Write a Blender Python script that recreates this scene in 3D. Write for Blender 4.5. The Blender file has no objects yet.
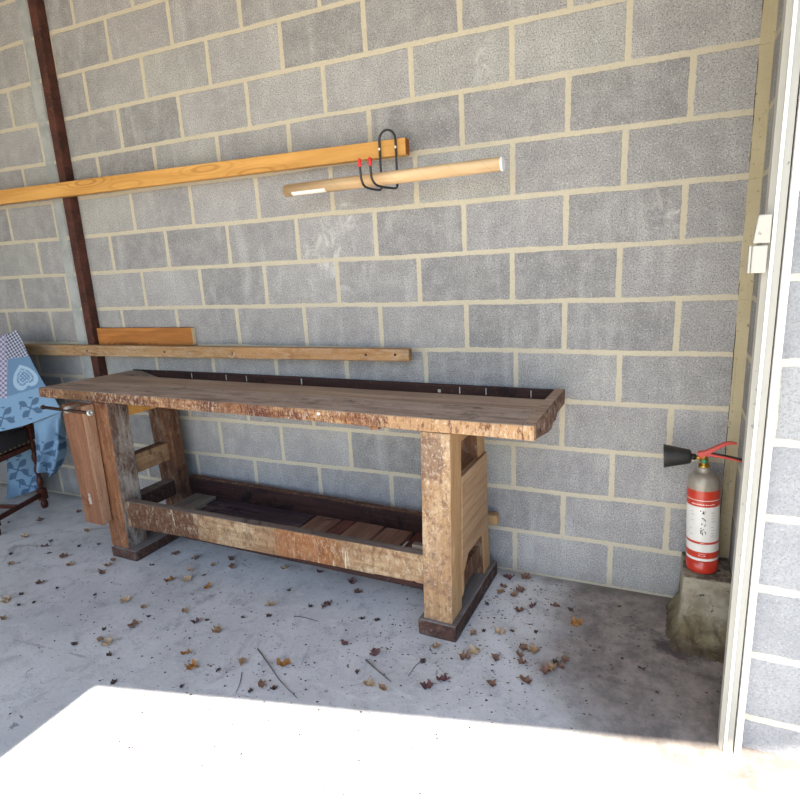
import bpy, bmesh, math, random
from mathutils import Vector, Matrix, noise as mn
R=math.radians
SC=bpy.context.scene; COL=SC.collection
random.seed(7)

# ---------------------------------------------------------------- helpers
def tag(o,label=None,cat=None,group=None,kind=None):
    if label: o['label']=label
    if cat: o['category']=cat
    if group: o['group']=group
    if kind: o['kind']=kind
    return o
def empty(name,loc=(0,0,0),rz=0):
    o=bpy.data.objects.new(name,None); COL.objects.link(o); o.location=loc; o.rotation_euler=(0,0,rz)
    o.empty_display_size=.05; return o
def link(name,bm,mats,parent=None,smooth=False):
    me=bpy.data.meshes.new(name)
    bmesh.ops.recalc_face_normals(bm,faces=bm.faces)
    bm.to_mesh(me); bm.free()
    if not isinstance(mats,(list,tuple)): mats=[mats]
    for m in mats: me.materials.append(m)
    if smooth:
        for p in me.polygons: p.use_smooth=True
    o=bpy.data.objects.new(name,me); COL.objects.link(o)
    if parent: o.parent=parent
    return o
def hexa(bm,pts,bev=0.0,seg=2,mi=0):
    """pts: bottom 4 (ccw) then top 4"""
    vs=[bm.verts.new(p) for p in pts]
    fs=[bm.faces.new([vs[i] for i in f]) for f in ((3,2,1,0),(4,5,6,7),(0,1,5,4),(1,2,6,5),(2,3,7,6),(3,0,4,7))]
    for f in fs: f.material_index=mi
    if bev>0:
        es={e for f in fs for e in f.edges}
        bmesh.ops.bevel(bm,geom=list(es),offset=bev,segments=seg,profile=.5,affect='EDGES')
def box(bm,x0,x1,y0,y1,z0,z1,bev=0.0,seg=2,mi=0):
    hexa(bm,[(x0,y0,z0),(x1,y0,z0),(x1,y1,z0),(x0,y1,z0),(x0,y0,z1),(x1,y0,z1),(x1,y1,z1),(x0,y1,z1)],bev,seg,mi)
def rough(bm,amp,scale=6,seed=0,cuts=0,axis=None):
    if cuts:
        bmesh.ops.subdivide_edges(bm,edges=[e for e in bm.edges if e.calc_length()>cuts],cuts=max(1,int(.3/cuts)) if False else 1,use_grid_fill=True)
    for v in bm.verts:
        n=mn.noise_vector(v.co*scale+Vector((seed,seed*1.7,-seed)))
        v.co+=n*amp
def split(bm,L,axis):
    """cut long member every L along axis so that it can be roughened"""
    lo=min(v.co[axis] for v in bm.verts); hi=max(v.co[axis] for v in bm.verts)
    n=int((hi-lo)/L)
    for i in range(1,n+1):
        c=[0,0,0]; c[axis]=lo+(hi-lo)*i/(n+1); no=[0,0,0]; no[axis]=1
        bmesh.ops.bisect_plane(bm,geom=bm.verts[:]+bm.edges[:]+bm.faces[:],plane_co=c,plane_no=no)
def topface(bm,mi=1,th=.8):
    bmesh.ops.recalc_face_normals(bm,faces=bm.faces)
    for f in bm.faces:
        f.normal_update()
        if f.normal.z>th: f.material_index=mi
def beamobj(name,x0,x1,y0,y1,z0,z1,mats,parent=None,bev=.004,amp=.0015,L=.08,axis=0,seed=0,top=False):
    bm=bmesh.new(); box(bm,x0,x1,y0,y1,z0,z1,bev); split(bm,L,axis)
    rough(bm,amp,9,seed)
    if top: topface(bm)
    return link(name,bm,mats,parent)
def lathe(bm,prof,n=32,mat=Matrix.Identity(4),mi=None,cap=True):
    rings=[]
    for r,z in prof:
        rings.append([bm.verts.new(mat@Vector((r*math.cos(2*math.pi*i/n),r*math.sin(2*math.pi*i/n),z))) for i in range(n)])
    for k in range(len(rings)-1):
        for i in range(n):
            f=bm.faces.new((rings[k][i],rings[k][(i+1)%n],rings[k+1][(i+1)%n],rings[k+1][i])); f.smooth=True
            if mi is not None: f.material_index=mi[k]
    if cap:
        f=bm.faces.new(rings[0][::-1]); f2=bm.faces.new(rings[-1])
        if mi is not None: f.material_index=mi[0]; f2.material_index=mi[-1]
def tube(bm,pts,r,n=10,cap=True):
    pts=[Vector(p) for p in pts]; rings=[]; up=None
    for i,p in enumerate(pts):
        t=(pts[min(i+1,len(pts)-1)]-pts[max(i-1,0)]).normalized()
        if up is None:
            up=t.orthogonal().normalized()
        up=(up-t*up.dot(t)).normalized(); s=t.cross(up)
        rr=r[i] if isinstance(r,(list,tuple)) else r
        rings.append([bm.verts.new(p+rr*(math.cos(2*math.pi*k/n)*up+math.sin(2*math.pi*k/n)*s)) for k in range(n)])
    for a,b in zip(rings,rings[1:]):
        for k in range(n):
            f=bm.faces.new((a[k],a[(k+1)%n],b[(k+1)%n],b[k])); f.smooth=True
    if cap: bm.faces.new(rings[0][::-1]); bm.faces.new(rings[-1])
def smoothpath(pts,n=6):
    P=[Vector(p) for p in pts]; out=[]
    Q=[P[0]*2-P[1]]+P+[P[-1]*2-P[-2]]
    for i in range(1,len(Q)-2):
        for k in range(n):
            t=k/n; a,b,c,d=Q[i-1],Q[i],Q[i+1],Q[i+2]
            out.append(.5*((2*b)+(c-a)*t+(2*a-5*b+4*c-d)*t*t+(3*b-a-3*c+d)*t**3))
    out.append(P[-1]); return out

# ---------------------------------------------------------------- materials
def lin(c):
    if isinstance(c,str): c=tuple(int(c[i:i+2],16)/255 for i in (1,3,5))
    return tuple((x/12.92 if x<=.04045 else ((x+.055)/1.055)**2.4) for x in c)+(1,)
class NB:
    def __init__(s,name):
        s.m=bpy.data.materials.new(name); s.m.use_nodes=True; s.t=s.m.node_tree; s.n=s.t.nodes; s.l=s.t.links
        s.b=s.n['Principled BSDF']; s.tc=s.n.new('ShaderNodeTexCoord')
        s.P=s.tc.outputs['Object']
    def set(s,inp,v):
        if hasattr(v,'is_output') or isinstance(v,bpy.types.NodeSocket): s.l.new(v,inp)
        elif v is not None:
            inp.default_value=v
    def mapv(s,scale=(1,1,1),loc=(0,0,0),v=None):
        n=s.n.new('ShaderNodeMapping'); s.l.new(v or s.P,n.inputs[0]); n.inputs['Scale'].default_value=scale; n.inputs['Location'].default_value=loc
        return n.outputs[0]
    def noise(s,scale,detail=4,rough=.55,v=None,dist=0):
        n=s.n.new('ShaderNodeTexNoise'); s.l.new(v or s.P,n.inputs['Vector'])
        n.inputs['Scale'].default_value=scale; n.inputs['Detail'].default_value=detail; n.inputs['Roughness'].default_value=rough; n.inputs['Distortion'].default_value=dist
        return n.outputs['Fac']
    def noisec(s,scale,v=None):
        n=s.n.new('ShaderNodeTexNoise'); s.l.new(v or s.P,n.inputs['Vector']); n.inputs['Scale'].default_value=scale
        return n.outputs['Color']
    def voro(s,scale,v=None,feature='F1',out='Distance'):
        n=s.n.new('ShaderNodeTexVoronoi'); n.feature=feature; s.l.new(v or s.P,n.inputs['Vector']); n.inputs['Scale'].default_value=scale
        return n.outputs[out]
    def math(s,op,a,b=None,c=None,clamp=False):
        n=s.n.new('ShaderNodeMath'); n.operation=op; n.use_clamp=clamp
        s.set(n.inputs[0],a)
        if b is not None: s.set(n.inputs[1],b)
        if c is not None: s.set(n.inputs[2],c)
        return n.outputs[0]
    def ramp(s,f,lo,hi,a=0,b=1):
        n=s.n.new('ShaderNodeMapRange'); n.interpolation_type='SMOOTHSTEP'
        s.set(n.inputs[0],f); n.inputs[1].default_value=lo; n.inputs[2].default_value=hi; n.inputs[3].default_value=a; n.inputs[4].default_value=b
        return n.outputs[0]
    def mix(s,f,a,b,mode='MIX'):
        n=s.n.new('ShaderNodeMix'); n.data_type='RGBA'; n.blend_type=mode
        s.set(n.inputs[0],f)
        s.set(n.inputs[6],lin(a) if isinstance(a,str) else a); s.set(n.inputs[7],lin(b) if isinstance(b,str) else b)
        return n.outputs[2]
    def sep(s,v=None):
        n=s.n.new('ShaderNodeSeparateXYZ'); s.l.new(v or s.P,n.inputs[0]); return n.outputs
    def comb(s,x,y,z):
        n=s.n.new('ShaderNodeCombineXYZ')
        for i,q in enumerate((x,y,z)): s.set(n.inputs[i],q)
        return n.outputs[0]
    def near(s,p,r0,r1,sc=(1,1,1),v=None):
        """1 near the point p, 0 farther than r1"""
        n=s.n.new('ShaderNodeVectorMath'); n.operation='SUBTRACT'; s.l.new(v or s.P,n.inputs[0]); n.inputs[1].default_value=p
        k=s.n.new('ShaderNodeVectorMath'); k.operation='MULTIPLY'; s.l.new(n.outputs[0],k.inputs[0]); k.inputs[1].default_value=sc
        l=s.n.new('ShaderNodeVectorMath'); l.operation='LENGTH'; s.l.new(k.outputs[0],l.inputs[0])
        return s.ramp(l.outputs['Value'],r0,r1,1,0)
    def bump(s,h,strength=.3,dist=.01,prev=None):
        n=s.n.new('ShaderNodeBump'); n.inputs['Strength'].default_value=strength; n.inputs['Distance'].default_value=dist
        s.set(n.inputs['Height'],h)
        if prev is not None: s.l.new(prev,n.inputs['Normal'])
        return n.outputs[0]
    def done(s,col,rough=.8,bump=None,metal=0,spec=.4):
        s.set(s.b.inputs['Base Color'],lin(col) if isinstance(col,str) else col); s.set(s.b.inputs['Roughness'],rough)
        s.set(s.b.inputs['Metallic'],metal); s.b.inputs['Specular IOR Level'].default_value=spec
        if bump is not None: s.l.new(bump,s.b.inputs['Normal'])
        return s.m

def mat_plain(name,col,rough=.5,metal=0,var=.12,scale=30,spec=.5,bump=.1):
    b=NB(name); n=b.noise(scale,5)
    c=b.mix(b.ramp(n,.3,.7,0,var),col,'#000000'); 
    return b.done(c,rough,b.bump(n,bump,.002),metal,spec)

def mat_blocks(name,off_z=0.0,off_x=0.0,axis='x',flip=True,light=0.0,gap=.0105):
    b=NB(name); o=b.sep(); a=o[0] if axis=='x' else o[1]; z=o[2]
    wob=b.noise(9,3); wob2=b.noise(45,3)
    w=b.math('ADD',b.math('MULTIPLY',b.math('SUBTRACT',wob,.5),.012),b.math('MULTIPLY',b.math('SUBTRACT',wob2,.5),.008))
    lw=b.noise(1.3,1)
    lwv=b.math('MULTIPLY',b.math('SUBTRACT',lw,.5),.02)
    v=b.math('DIVIDE',b.math('ADD',b.math('ADD',z,lwv),-off_z),.225)
    row=b.math('FLOOR',v); par=b.math('FLOORED_MODULO',row,2.0)
    u0=b.math('DIVIDE',b.math('ADD',a,-off_x),.45)
    par2=par
    if flip:   # left of the straight joint the bond runs the other way
        left=b.math('LESS_THAN',a,-2.87)
        par2=b.math('ABSOLUTE',b.math('SUBTRACT',left,par))
    # small shift per course
    wn=b.n.new('ShaderNodeTexWhiteNoise'); wn.noise_dimensions='1D'; b.set(wn.inputs['W'],row)
    sh=b.math('MULTIPLY',b.math('SUBTRACT',wn.outputs['Value'],.5),.035)
    u=b.math('ADD',b.math('ADD',u0,b.math('MULTIPLY',par2,.5)),sh)
    fu=b.math('FRACT',u); fv=b.math('FRACT',v)
    du=b.math('MULTIPLY',b.math('MINIMUM',fu,b.math('SUBTRACT',1,fu)),.45)
    dv=b.math('MULTIPLY',b.math('MINIMUM',fv,b.math('SUBTRACT',1,fv)),.225)
    d=b.math('SUBTRACT',b.math('ADD',b.math('MINIMUM',b.math('SUBTRACT',du,.001),dv),w),gap)
    if flip: # wide pale straight joint
        ds=b.math('ABSOLUTE',b.math('ADD',a,2.885)); strip=b.ramp(b.math('ADD',ds,b.math('MULTIPLY',w,1.5)),.036,.044,1,0)
    block=b.ramp(d,-.0012,.0022)
    cell=b.n.new('ShaderNodeTexWhiteNoise'); cell.noise_dimensions='2D'; b.set(cell.inputs['Vector'],b.comb(b.math('FLOOR',u),row,0))
    cv=cell.outputs['Value']
    g=b.noise(170,4,.75); g2=b.noise(130,3,.7); big=b.noise(2.2,4,.6); med=b.noise(14,5,.6)
    base=b.mix(cv,'#888786','#aaa8a6'); base=b.mix(b.ramp(cv,.8,.95,0,.6),base,'#a3a49c')
    base=b.mix(b.ramp(big,.35,.65,0,.5),base,'#7f7e80'); sv_=b.noise(1.0,4,.6,b.mapv((9,9,2.2),(1,0,0))); base=b.mix(b.ramp(sv_,.5,.72,0,.5),base,'#bbbab8')
    base=b.mix(b.ramp(med,.35,.75,0,.45),base,'#b4b2ae')
    base=b.mix(b.ramp(g,.48,.62,0,.75),base,'#5c5a5a'); base=b.mix(b.ramp(g2,.56,.68,0,.6),base,'#cfcdc8')
    pits=b.ramp(b.noise(75,3,.7),.60,.70); base=b.mix(b.math('MULTIPLY',pits,.45),base,'#6a6867')
    scuff=None
    if flip:
        s1=b.near((-.92,0,1.58),.05,.30); s2=b.near((-.86,0,1.80),.02,.17); s3=b.near((-.12,0,2.35),.0,.16,(1.8,1,1)); s4=b.near((.62,0,1.68),0,.14); s5=b.near((-.3,0,.22),0,.12)
        s=b.math('MAXIMUM',b.math('MAXIMUM',s1,s2),b.math('MAXIMUM',b.math('MAXIMUM',s3,s5),s4))
        st=b.noise(9,7,.75,dist=1.2)
        base=b.mix(b.math('MULTIPLY',b.math('MULTIPLY',b.ramp(st,.48,.70),s),.55),base,'#d9d8d2')
    mort=b.mix(b.noise(11,4),'#b3ab98','#c1b8a2'); mort=b.mix(b.ramp(b.noise(90,3),.5,.7,0,.35),mort,'#9c937c')
    if light: mort=b.mix(light,mort,'#d8d6cc'); base=b.mix(.5,base,'#939699')
    c=b.mix(block,mort,base)
    if flip:
        c=b.mix(b.math('MULTIPLY',strip,.9),c,b.mix(b.ramp(b.noise(6,5),.35,.65),'#8f9594','#a8aba8'))
        yel=b.ramp(b.math('ADD',a,b.math('MULTIPLY',w,.8)),.882,.886); yc=b.mix(b.noise(7,6,.6),'#a4987b','#beb394')
        yc=b.mix(b.ramp(b.noise(60,3),.62,.7,0,.6),yc,'#5c5238')
        c=b.mix(yel,c,yc)
        # thin dark shrinkage crack beside the fillet
        ck=b.ramp(b.math('ABSOLUTE',b.math('ADD',b.math('ADD',a,-.8845),b.math('MULTIPLY',w,.4))),.0008,.0022,1,0)
        c=b.mix(b.math('MULTIPLY',ck,b.ramp(b.noise(5,3),.42,.55)),c,'#3a3228')
        # browner and darker towards the foot
        foot=b.ramp(b.math('ADD',z,b.math('MULTIPLY',b.noise(6,5),.12)),.03,.16,1,0)
        c=b.mix(b.math('MULTIPLY',foot,.35),c,'#6d665c')
    h=b.math('ADD',b.math('MULTIPLY',block,.5),b.math('MULTIPLY',g,.6))
    return b.done(c,.95,b.bump(h,.6,.006),spec=.15)

def mat_wood(name,c1,c2,axis='x',dark=.0,dcol='#2c1a12',speck=0.0,scol='#d8cfc0',pale=0.0,pcol='#b59c78',seed=0,grain=1.0,rough=.75,drips=0.0,knots=0.0,kcol='#6b3f1e',spots=(),splat=0.0,sdark=0.0,sv=(75,75,24)):
    b=NB(name)
    S={'x':(1.2,22,22),'y':(22,1.2,22),'z':(22,22,1.2)}[axis]
    S2={'x':(.5,5,5),'y':(5,.5,5),'z':(5,5,.5)}[axis]
    v=b.mapv(S,(seed*3.1,seed*1.3,seed*2.2)); v2=b.mapv(S2,(seed,seed*2,seed))
    vs=b.mapv((1,1,1),(seed*1.9,seed,seed*.7))
    g=b.noise(2.0*grain,6,.65,v,dist=.6); g2=b.noise(3.0,4,.5,v2,dist=.8)
    c=b.mix(b.ramp(g,.3,.7),c1,c2); c=b.mix(b.ramp(g2,.35,.7,0,.35),c,dcol)
    if knots:
        kv=b.mapv({'x':(1.6,9,9),'z':(9,9,1.6),'y':(9,1.6,9)}[axis],(seed*.37,seed*.2,.31*seed))
        k=b.voro(1.0,kv); c=b.mix(b.ramp(k,.04,.16,knots,0),c,kcol)
        rg=b.math('SINE',b.math('MULTIPLY',k,70)); c=b.mix(b.math('MULTIPLY',b.ramp(k,.15,.55,.5,0),b.ramp(rg,.2,.9)),c,kcol)
    if dark:
        n=b.noise(5,6,.65,vs,dist=.4); c=b.mix(b.ramp(n,.62-dark*.3,.72-dark*.2,0,.85),c,dcol)
    if pale:
        n=b.noise(4,9,.8,b.mapv({'x':(.8,1.6,1.6),'y':(1.6,.8,1.6),'z':(1.6,1.6,.8)}[axis],(seed*5.3,1.1,seed)),dist=.5); n=b.math('ADD',n,b.math('MULTIPLY',b.math('SUBTRACT',g,.5),.25)); c=b.mix(b.ramp(n,.60-pale*.3,.76-pale*.2,0,.75),c,pcol)
    for (p,r0,r1,sc,col,am) in spots:
        n=b.noise(22,5,.7,vs); k=b.near(p,r0,r1,sc); c=b.mix(b.math('MULTIPLY',b.ramp(b.math('ADD',k,b.math('MULTIPLY',b.math('SUBTRACT',n,.5),.9)),.3,.6),am),c,col)
    if drips:
        dv=b.mapv((26,26,2.2),(seed,0,seed)); n=b.noise(1.6,3,.6,dv); m=b.noise(3.2,3,.5,b.mapv((1,1,1),(2.2*seed,5,0)))
        c=b.mix(b.math('MULTIPLY',b.ramp(n,.60,.66),b.ramp(m,.48,.60,0,drips)),c,scol)
    if speck:
        m=b.noise(2.6,3,.5,b.mapv((1,1,1),(seed*4.1,2,0)))
        n=b.noise(45,5,.75,b.mapv((1.3,1.3,.7),(seed*1.9,seed,seed*.7)),dist=.6); c=b.mix(b.math('MULTIPLY',b.ramp(n,.59,.67),b.ramp(m,.38,.62,.15,speck)),c,scol)
        n=b.noise(130,3,.7,vs); c=b.mix(b.math('MULTIPLY',b.ramp(n,.62,.70),speck*.5),c,scol)
        n=b.noise(50,3,.6,b.mapv((1,1,1),(seed*2.4,7,1)),dist=1.); c=b.mix(b.ramp(n,.62,.70,0,.6),c,dcol)
    if sdark:
        n=b.noise(1,5,.7,b.mapv(tuple(k*.55 for k in sv),(seed*2.7,seed,3))); c=b.mix(b.math('MULTIPLY',b.ramp(n,.50,.62),sdark),c,dcol)
    if splat:
        m=b.noise(3.4,4,.6,b.mapv((1,1,1),(seed*6.1,2,seed)))
        n=b.noise(1,4,.65,b.mapv(sv,(seed*1.7,3,seed)),dist=.5); c=b.mix(b.math('MULTIPLY',b.math('MULTIPLY',b.ramp(n,.52,.62),b.ramp(m,.36,.62,.12,1)),splat),c,scol)
        n=b.noise(1,3,.6,b.mapv(tuple(k*2.2 for k in sv),(seed,7,seed))); c=b.mix(b.math('MULTIPLY',b.ramp(n,.58,.66),splat*.55),c,scol)
    h=b.math('ADD',g,b.math('MULTIPLY',b.noise(60,4),.5))
    return b.done(c,rough,b.bump(h,.6,.005),spec=.25)

M={}
M['block']=mat_blocks('concrete_block_wall')
M['block_front']=mat_blocks('concrete_block_front',off_z=.115,off_x=.905,flip=False,light=.35,gap=.011)
M['block_side']=mat_blocks('concrete_block_side',off_z=0,axis='y',flip=False)

def mat_floor():
    b=NB('concrete_floor')
    n=b.noise(1.6,7,.62); n2=b.noise(9,7,.68,dist=.6); n3=b.noise(55,5,.7); st=b.noise(5,6,.7,b.mapv((1.0,2.6,1),(3,1,0)),dist=1.5)
    c=b.mix(b.ramp(n,.32,.68),'#bcbcb9','#d3d2cf'); c=b.mix(b.ramp(n2,.48,.70,0,.45),c,'#929297')
    c=b.mix(b.ramp(st,.54,.70,0,.6),c,'#d8d7d4'); c=b.mix(b.ramp(n3,.58,.70,0,.5),c,'#83838a')
    c=b.mix(b.ramp(b.noise(28,4,.7,dist=1.),.64,.70,0,.65),c,'#625f60')
    sm=b.noise(3.2,8,.72,b.mapv((1.6,1,1),(7,2,0)),dist=.4); c=b.mix(b.ramp(sm,.56,.72,0,.5),c,'#7d7b7c')
    gr=b.noise(130,3,.75); c=b.mix(b.math('MULTIPLY',b.ramp(gr,.56,.68),b.ramp(n2,.4,.6,.2,.8)),c,'#6b686a')
    # hairline cracks, only here and there
    wv=b.noise(5,6,.7); v=b.mapv((.7,1.5,1),(.3,.2,0)); cr=b.voro(.9,v,'DISTANCE_TO_EDGE')
    k=b.ramp(b.math('ADD',cr,b.math('MULTIPLY',b.math('SUBTRACT',wv,.5),.10)),.0,.0035,1,0); k=b.math('MULTIPLY',k,b.ramp(b.noise(1.7,2),.5,.6))
    c=b.mix(b.math('MULTIPLY',k,.4),c,'#75726f')
    # brown damp dirt by the plinth; darker towards the wall foot
    n4=b.noise(4,6,.65)
    d=b.near((.86,-.35,0),.10,1.05,(1,.8,0)); d=b.ramp(b.math('ADD',d,b.math('MULTIPLY',b.math('SUBTRACT',n4,.5),.7)),.10,.72)
    dc=b.mix(b.ramp(b.noise(11,7,.75),.35,.65),'#54473f','#85796d'); c=b.mix(b.math('MULTIPLY',d,.85),c,dc)
    d2=b.near((.75,-.37,0),.03,.19,(1,1.3,0)); d2=b.ramp(b.math('ADD',d2,b.math('MULTIPLY',b.math('SUBTRACT',b.noise(13,7,.75),.5),2.2)),.3,.9)
    c=b.mix(b.math('MULTIPLY',d2,.8),c,'#3c3334')
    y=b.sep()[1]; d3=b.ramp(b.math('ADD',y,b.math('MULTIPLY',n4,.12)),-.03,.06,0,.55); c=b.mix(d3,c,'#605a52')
    h=b.math('ADD',b.math('MULTIPLY',n2,.6),b.math('MULTIPLY',n3,.4)); h=b.math('SUBTRACT',h,b.math('MULTIPLY',k,.6))
    return b.done(c,.85,b.bump(h,.35,.006),spec=.3)
M['floor']=mat_floor()
M['ground']=mat_plain('pale_gravel_yard','#c4bcae',.95,var=.3,scale=8)
M['ceiling']=mat_plain('ceiling_board','#857f78',.9,var=.2)

# ---------------------------------------------------------------- setting
def struct(name,bm,m): return tag(link(name,bm,m),kind='structure')
bm=bmesh.new(); box(bm,-4.6,.93,0,.14,-.05,3.3); struct('wall_back',bm,M['block'])
bm=bmesh.new(); box(bm,.93,1.10,-.60,.0,-.05,3.3); struct('wall_right',bm,M['block_side'])
bm=bmesh.new(); box(bm,.915,3.6,-.815,-.60,-.05,3.3); struct('wall_front',bm,M['block_front'])
bm=bmesh.new(); box(bm,-4.75,-4.6,-3.6,.14,-.05,3.3); struct('wall_left',bm,M['block_side'])
bm=bmesh.new(); box(bm,-4.75,3.6,-3.2,.14,-.15,0); struct('floor',bm,M['floor'])
bm=bmesh.new(); box(bm,-24,24,-40,-3.2,-.16,-.012); struct('ground',bm,M['ground'])
# unseen ceiling slab; skewed, stepped front edge shaped to place the sun patch
YE=-3.15
CE=[(-4.75,.14),(-4.75,-6.2),(-1.00,-6.2),(-1.00,YE-.05),(3.6,YE+.235*4.6),(3.6,.14)]
bm=bmesh.new(); lo=[bm.verts.new((x,y,3.3)) for x,y in CE]; hi=[bm.verts.new((x,y,3.42)) for x,y in CE]
bm.faces.new(lo); bm.faces.new(hi[::-1])
for i in range(6): bm.faces.new((lo[i],hi[i],hi[(i+1)%6],lo[(i+1)%6]))
struct('ceiling',bm,M['ceiling'])

# ---------------------------------------------------------------- concrete plinth under the extinguisher
def mat_plinth():
    b=NB('stained_concrete'); n=b.noise(9,7,.7); n2=b.noise(40,5,.7); z=b.sep()[2]
    c=b.mix(b.ramp(n,.35,.65),'#7d7464','#9f9784'); c=b.mix(b.ramp(n2,.55,.7,0,.5),c,'#6a6455')
    c=b.mix(b.ramp(b.noise(24,3),.64,.70,0,.9),c,'#38322c')
    low=b.ramp(b.math('ADD',z,b.math('MULTIPLY',b.math('SUBTRACT',n,.5),.2)),.02,.14,1,0); c=b.mix(b.math('MULTIPLY',low,.75),c,'#6e6244')
    low=b.ramp(b.math('ADD',z,b.math('MULTIPLY',b.math('SUBTRACT',b.noise(14,5,.7),.5),.12)),.005,.05,1,0); c=b.mix(b.math('MULTIPLY',low,.8),c,'#4a4036')  # shading painted into the colour, darkest along the base
    top=b.math('MULTIPLY',b.ramp(z,.236,.241),b.ramp(b.noise(18,4,.7),.40,.55)); c=b.mix(b.math('MULTIPLY',top,.8),c,'#4a3d38')
    return b.done(c,.95,b.bump(b.math('ADD',n,n2),.6,.01),spec=.15)
M['plinth']=mat_plinth()
pl=empty('concrete_plinth',(.84,-.11,0))
tag(pl,'low stained concrete plinth in the wall corner with the fire extinguisher on top','plinth')
bm=bmesh.new(); box(bm,-.093,.088,-.115,.108,-.005,.242,.008)
bmesh.ops.subdivide_edges(bm,edges=bm.edges[:],cuts=5,use_grid_fill=True)
for v in bm.verts:
    k=1-max(0,min(1,v.co.z/.242)); v.co+=mn.noise_vector(v.co*38)*.005*k; q=mn.noise_vector((v.co+Vector((3,1,2)))*14)
    v.co+=Vector((q.x*.004-(k**2)*.006,q.y*.006-(k**2)*.03,0 if v.co.z>.2 else q.z*.004)); v.co.x=min(v.co.x,.088); v.co.y=min(v.co.y,.108)
link('plinth_block',bm,M['plinth'],pl,True)
bm=bmesh.new(); NX,NY=30,26; g=[]
for j in range(NY+1):
    row=[]
    for i in range(NX+1):
        x=-.145+.233*i/NX; y=-.30+.34*j/NY
        dx=max(0,-.093-x)/.055; dy=max(0,-.12-y)/.18; d=math.hypot(dx,dy)
        h=.085*max(0,1-d)**1.3+ .026*mn.noise(Vector((x*22,y*22,1)))*(1 if d<1 else 0)*(1-d*.6)+.014*mn.noise(Vector((x*60,y*60,4)))*(d<1)
        row.append(bm.verts.new((x,y,max(-.004,h-.002))))
    g.append(row)
for j in range(NY):
    for i in range(NX): bm.faces.new((g[j][i],g[j][i+1],g[j+1][i+1],g[j+1][i]))
lowv=[]
ret=bmesh.ops.extrude_face_region(bm,geom=bm.faces[:])
for v in [e for e in ret['geom'] if isinstance(e,bmesh.types.BMVert)]: v.co.z=-.006
link('mortar_fillet',bm,M['plinth'],pl,True)

# ---------------------------------------------------------------- door frame
def mat_paint(name,c,dirt='#8d8a7c',am=.35):
    b=NB(name); n=b.noise(7,6,.65,b.mapv((3,3,.6))); k=b.noise(34,3,.6)
    col=b.mix(b.ramp(n,.48,.72,0,am),c,dirt); col=b.mix(b.ramp(k,.68,.72,0,.7),col,'#6a6a66')
    return b.done(col,.4,b.bump(k,.05,.002),spec=.5)
M['cream']=mat_paint('cream_painted_steel','#a6a49b'); M['white']=mat_paint('white_painted_steel','#f2f1ee','#cfcdc6',.2); M['white2']=mat_paint('white_plastic','#a8a69b','#8f8d82',.2)
M['gap']=mat_plain('dark_gap_fill','#24242a',.8)
df=empty('door_1',(.882,-.85,0)); tag(df,kind='structure')
X0=.882;Y0=-.85
def fr(name,x0,x1,y0,y1,m,z1=3.28,bev=.0015):
    bm=bmesh.new(); box(bm,x0-X0,x1-X0,y0-Y0,y1-Y0,0,z1,bev); return link(name,bm,m,df)
bm=bmesh.new()   # rolled channel: lip, bead, web
prof=[(.853,-.800),(.853,-.846),(.8655,-.856),(.8690,-.8625),(.8735,-.856),(.8745,-.850),(.8925,-.850),(.8925,-.800)]
lo=[bm.verts.new((x-X0,y-Y0,0)) for x,y in prof]; hi=[bm.verts.new((x-X0,y-Y0,3.28)) for x,y in prof]
bm.faces.new(lo); bm.faces.new(hi[::-1])
for i in range(len(prof)): bm.faces.new((lo[i],hi[i],hi[(i+1)%len(prof)],lo[(i+1)%len(prof)]))
link('frame_channel',bm,M['cream'],df)
fr('frame_bright_line',.8655,.8735,-.868,-.8565,M['white'])  # white strip: the bright line on the ridge is put into its colour
fr('dark_gap_strip',.8925,.8965,-.838,-.802,M['gap'])  # dark strip stands in for the shade in the frame gap
fr('outer_flange',.8965,.9135,-.866,-.804,M['white'])
for z0 in ():
    pass
# latch keeper
bm=bmesh.new()
hexa(bm,[(.824-X0,-.872-Y0,1.558),(.862-X0,-.872-Y0,1.558),(.862-X0,-.850-Y0,1.558),(.824-X0,-.850-Y0,1.558),(.832-X0,-.872-Y0,1.628),(.862-X0,-.872-Y0,1.628),(.862-X0,-.850-Y0,1.628),(.832-X0,-.850-Y0,1.628)],.003)
box(bm,.824-X0,.858-X0,-.876-Y0,-.850-Y0,1.484,1.553,.003)
box(bm,.817-X0,.8235-X0,-.872-Y0,-.835-Y0,1.484,1.553,.002)
k=link('latch_keeper',bm,M['white2'],df)

# ---------------------------------------------------------------- wood / metal materials
W={}
W['front']=mat_wood('bench_edge_wood','#70482f','#936a47','x',dark=.5,dcol='#4e2417',speck=.8,scol='#cfc4b0',pale=.35,pcol='#bd9a6c',seed=1,drips=.5,splat=.48,sdark=.8,sv=(85,85,34),
   spots=[((-.25,0,.93),.1,.6,(1,0,0),'#b08d66',.7),((-2.3,0,.93),.1,.5,(1,0,0),'#4b2a1a',.5)])
W['top']=mat_wood('bench_top_wood','#9d8877','#b6a190','x',dark=.12,dcol='#4b3f3a',speck=.12,scol='#c9c2b8',pale=.45,pcol='#b8a594',seed=2,rough=.9,sdark=.35,sv=(9,30,30),splat=.12)
W['top2']=mat_wood('bench_top_back_plank','#98806d','#b29a84','x',dark=.0,dcol='#5b4a40',speck=.1,pale=.2,pcol='#b09a82',seed=3,rough=.9)
W['rail']=mat_wood('dark_tray_wood','#2e1c19','#432a23','x',dark=.3,dcol='#150c0b',speck=.08,scol='#8f857c',seed=4)
W['legR']=mat_wood('worn_light_leg','#8a6a4a','#a58560','z',dark=.34,dcol='#5f463a',speck=.45,scol='#ddd2be',pale=.45,pcol='#b39c7e',seed=5,splat=.28,sdark=.65,sv=(75,75,55),
   spots=[((-.42,0,.80),.03,.13,(1.2,0,.9),'#5e463c',.6)])
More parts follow.
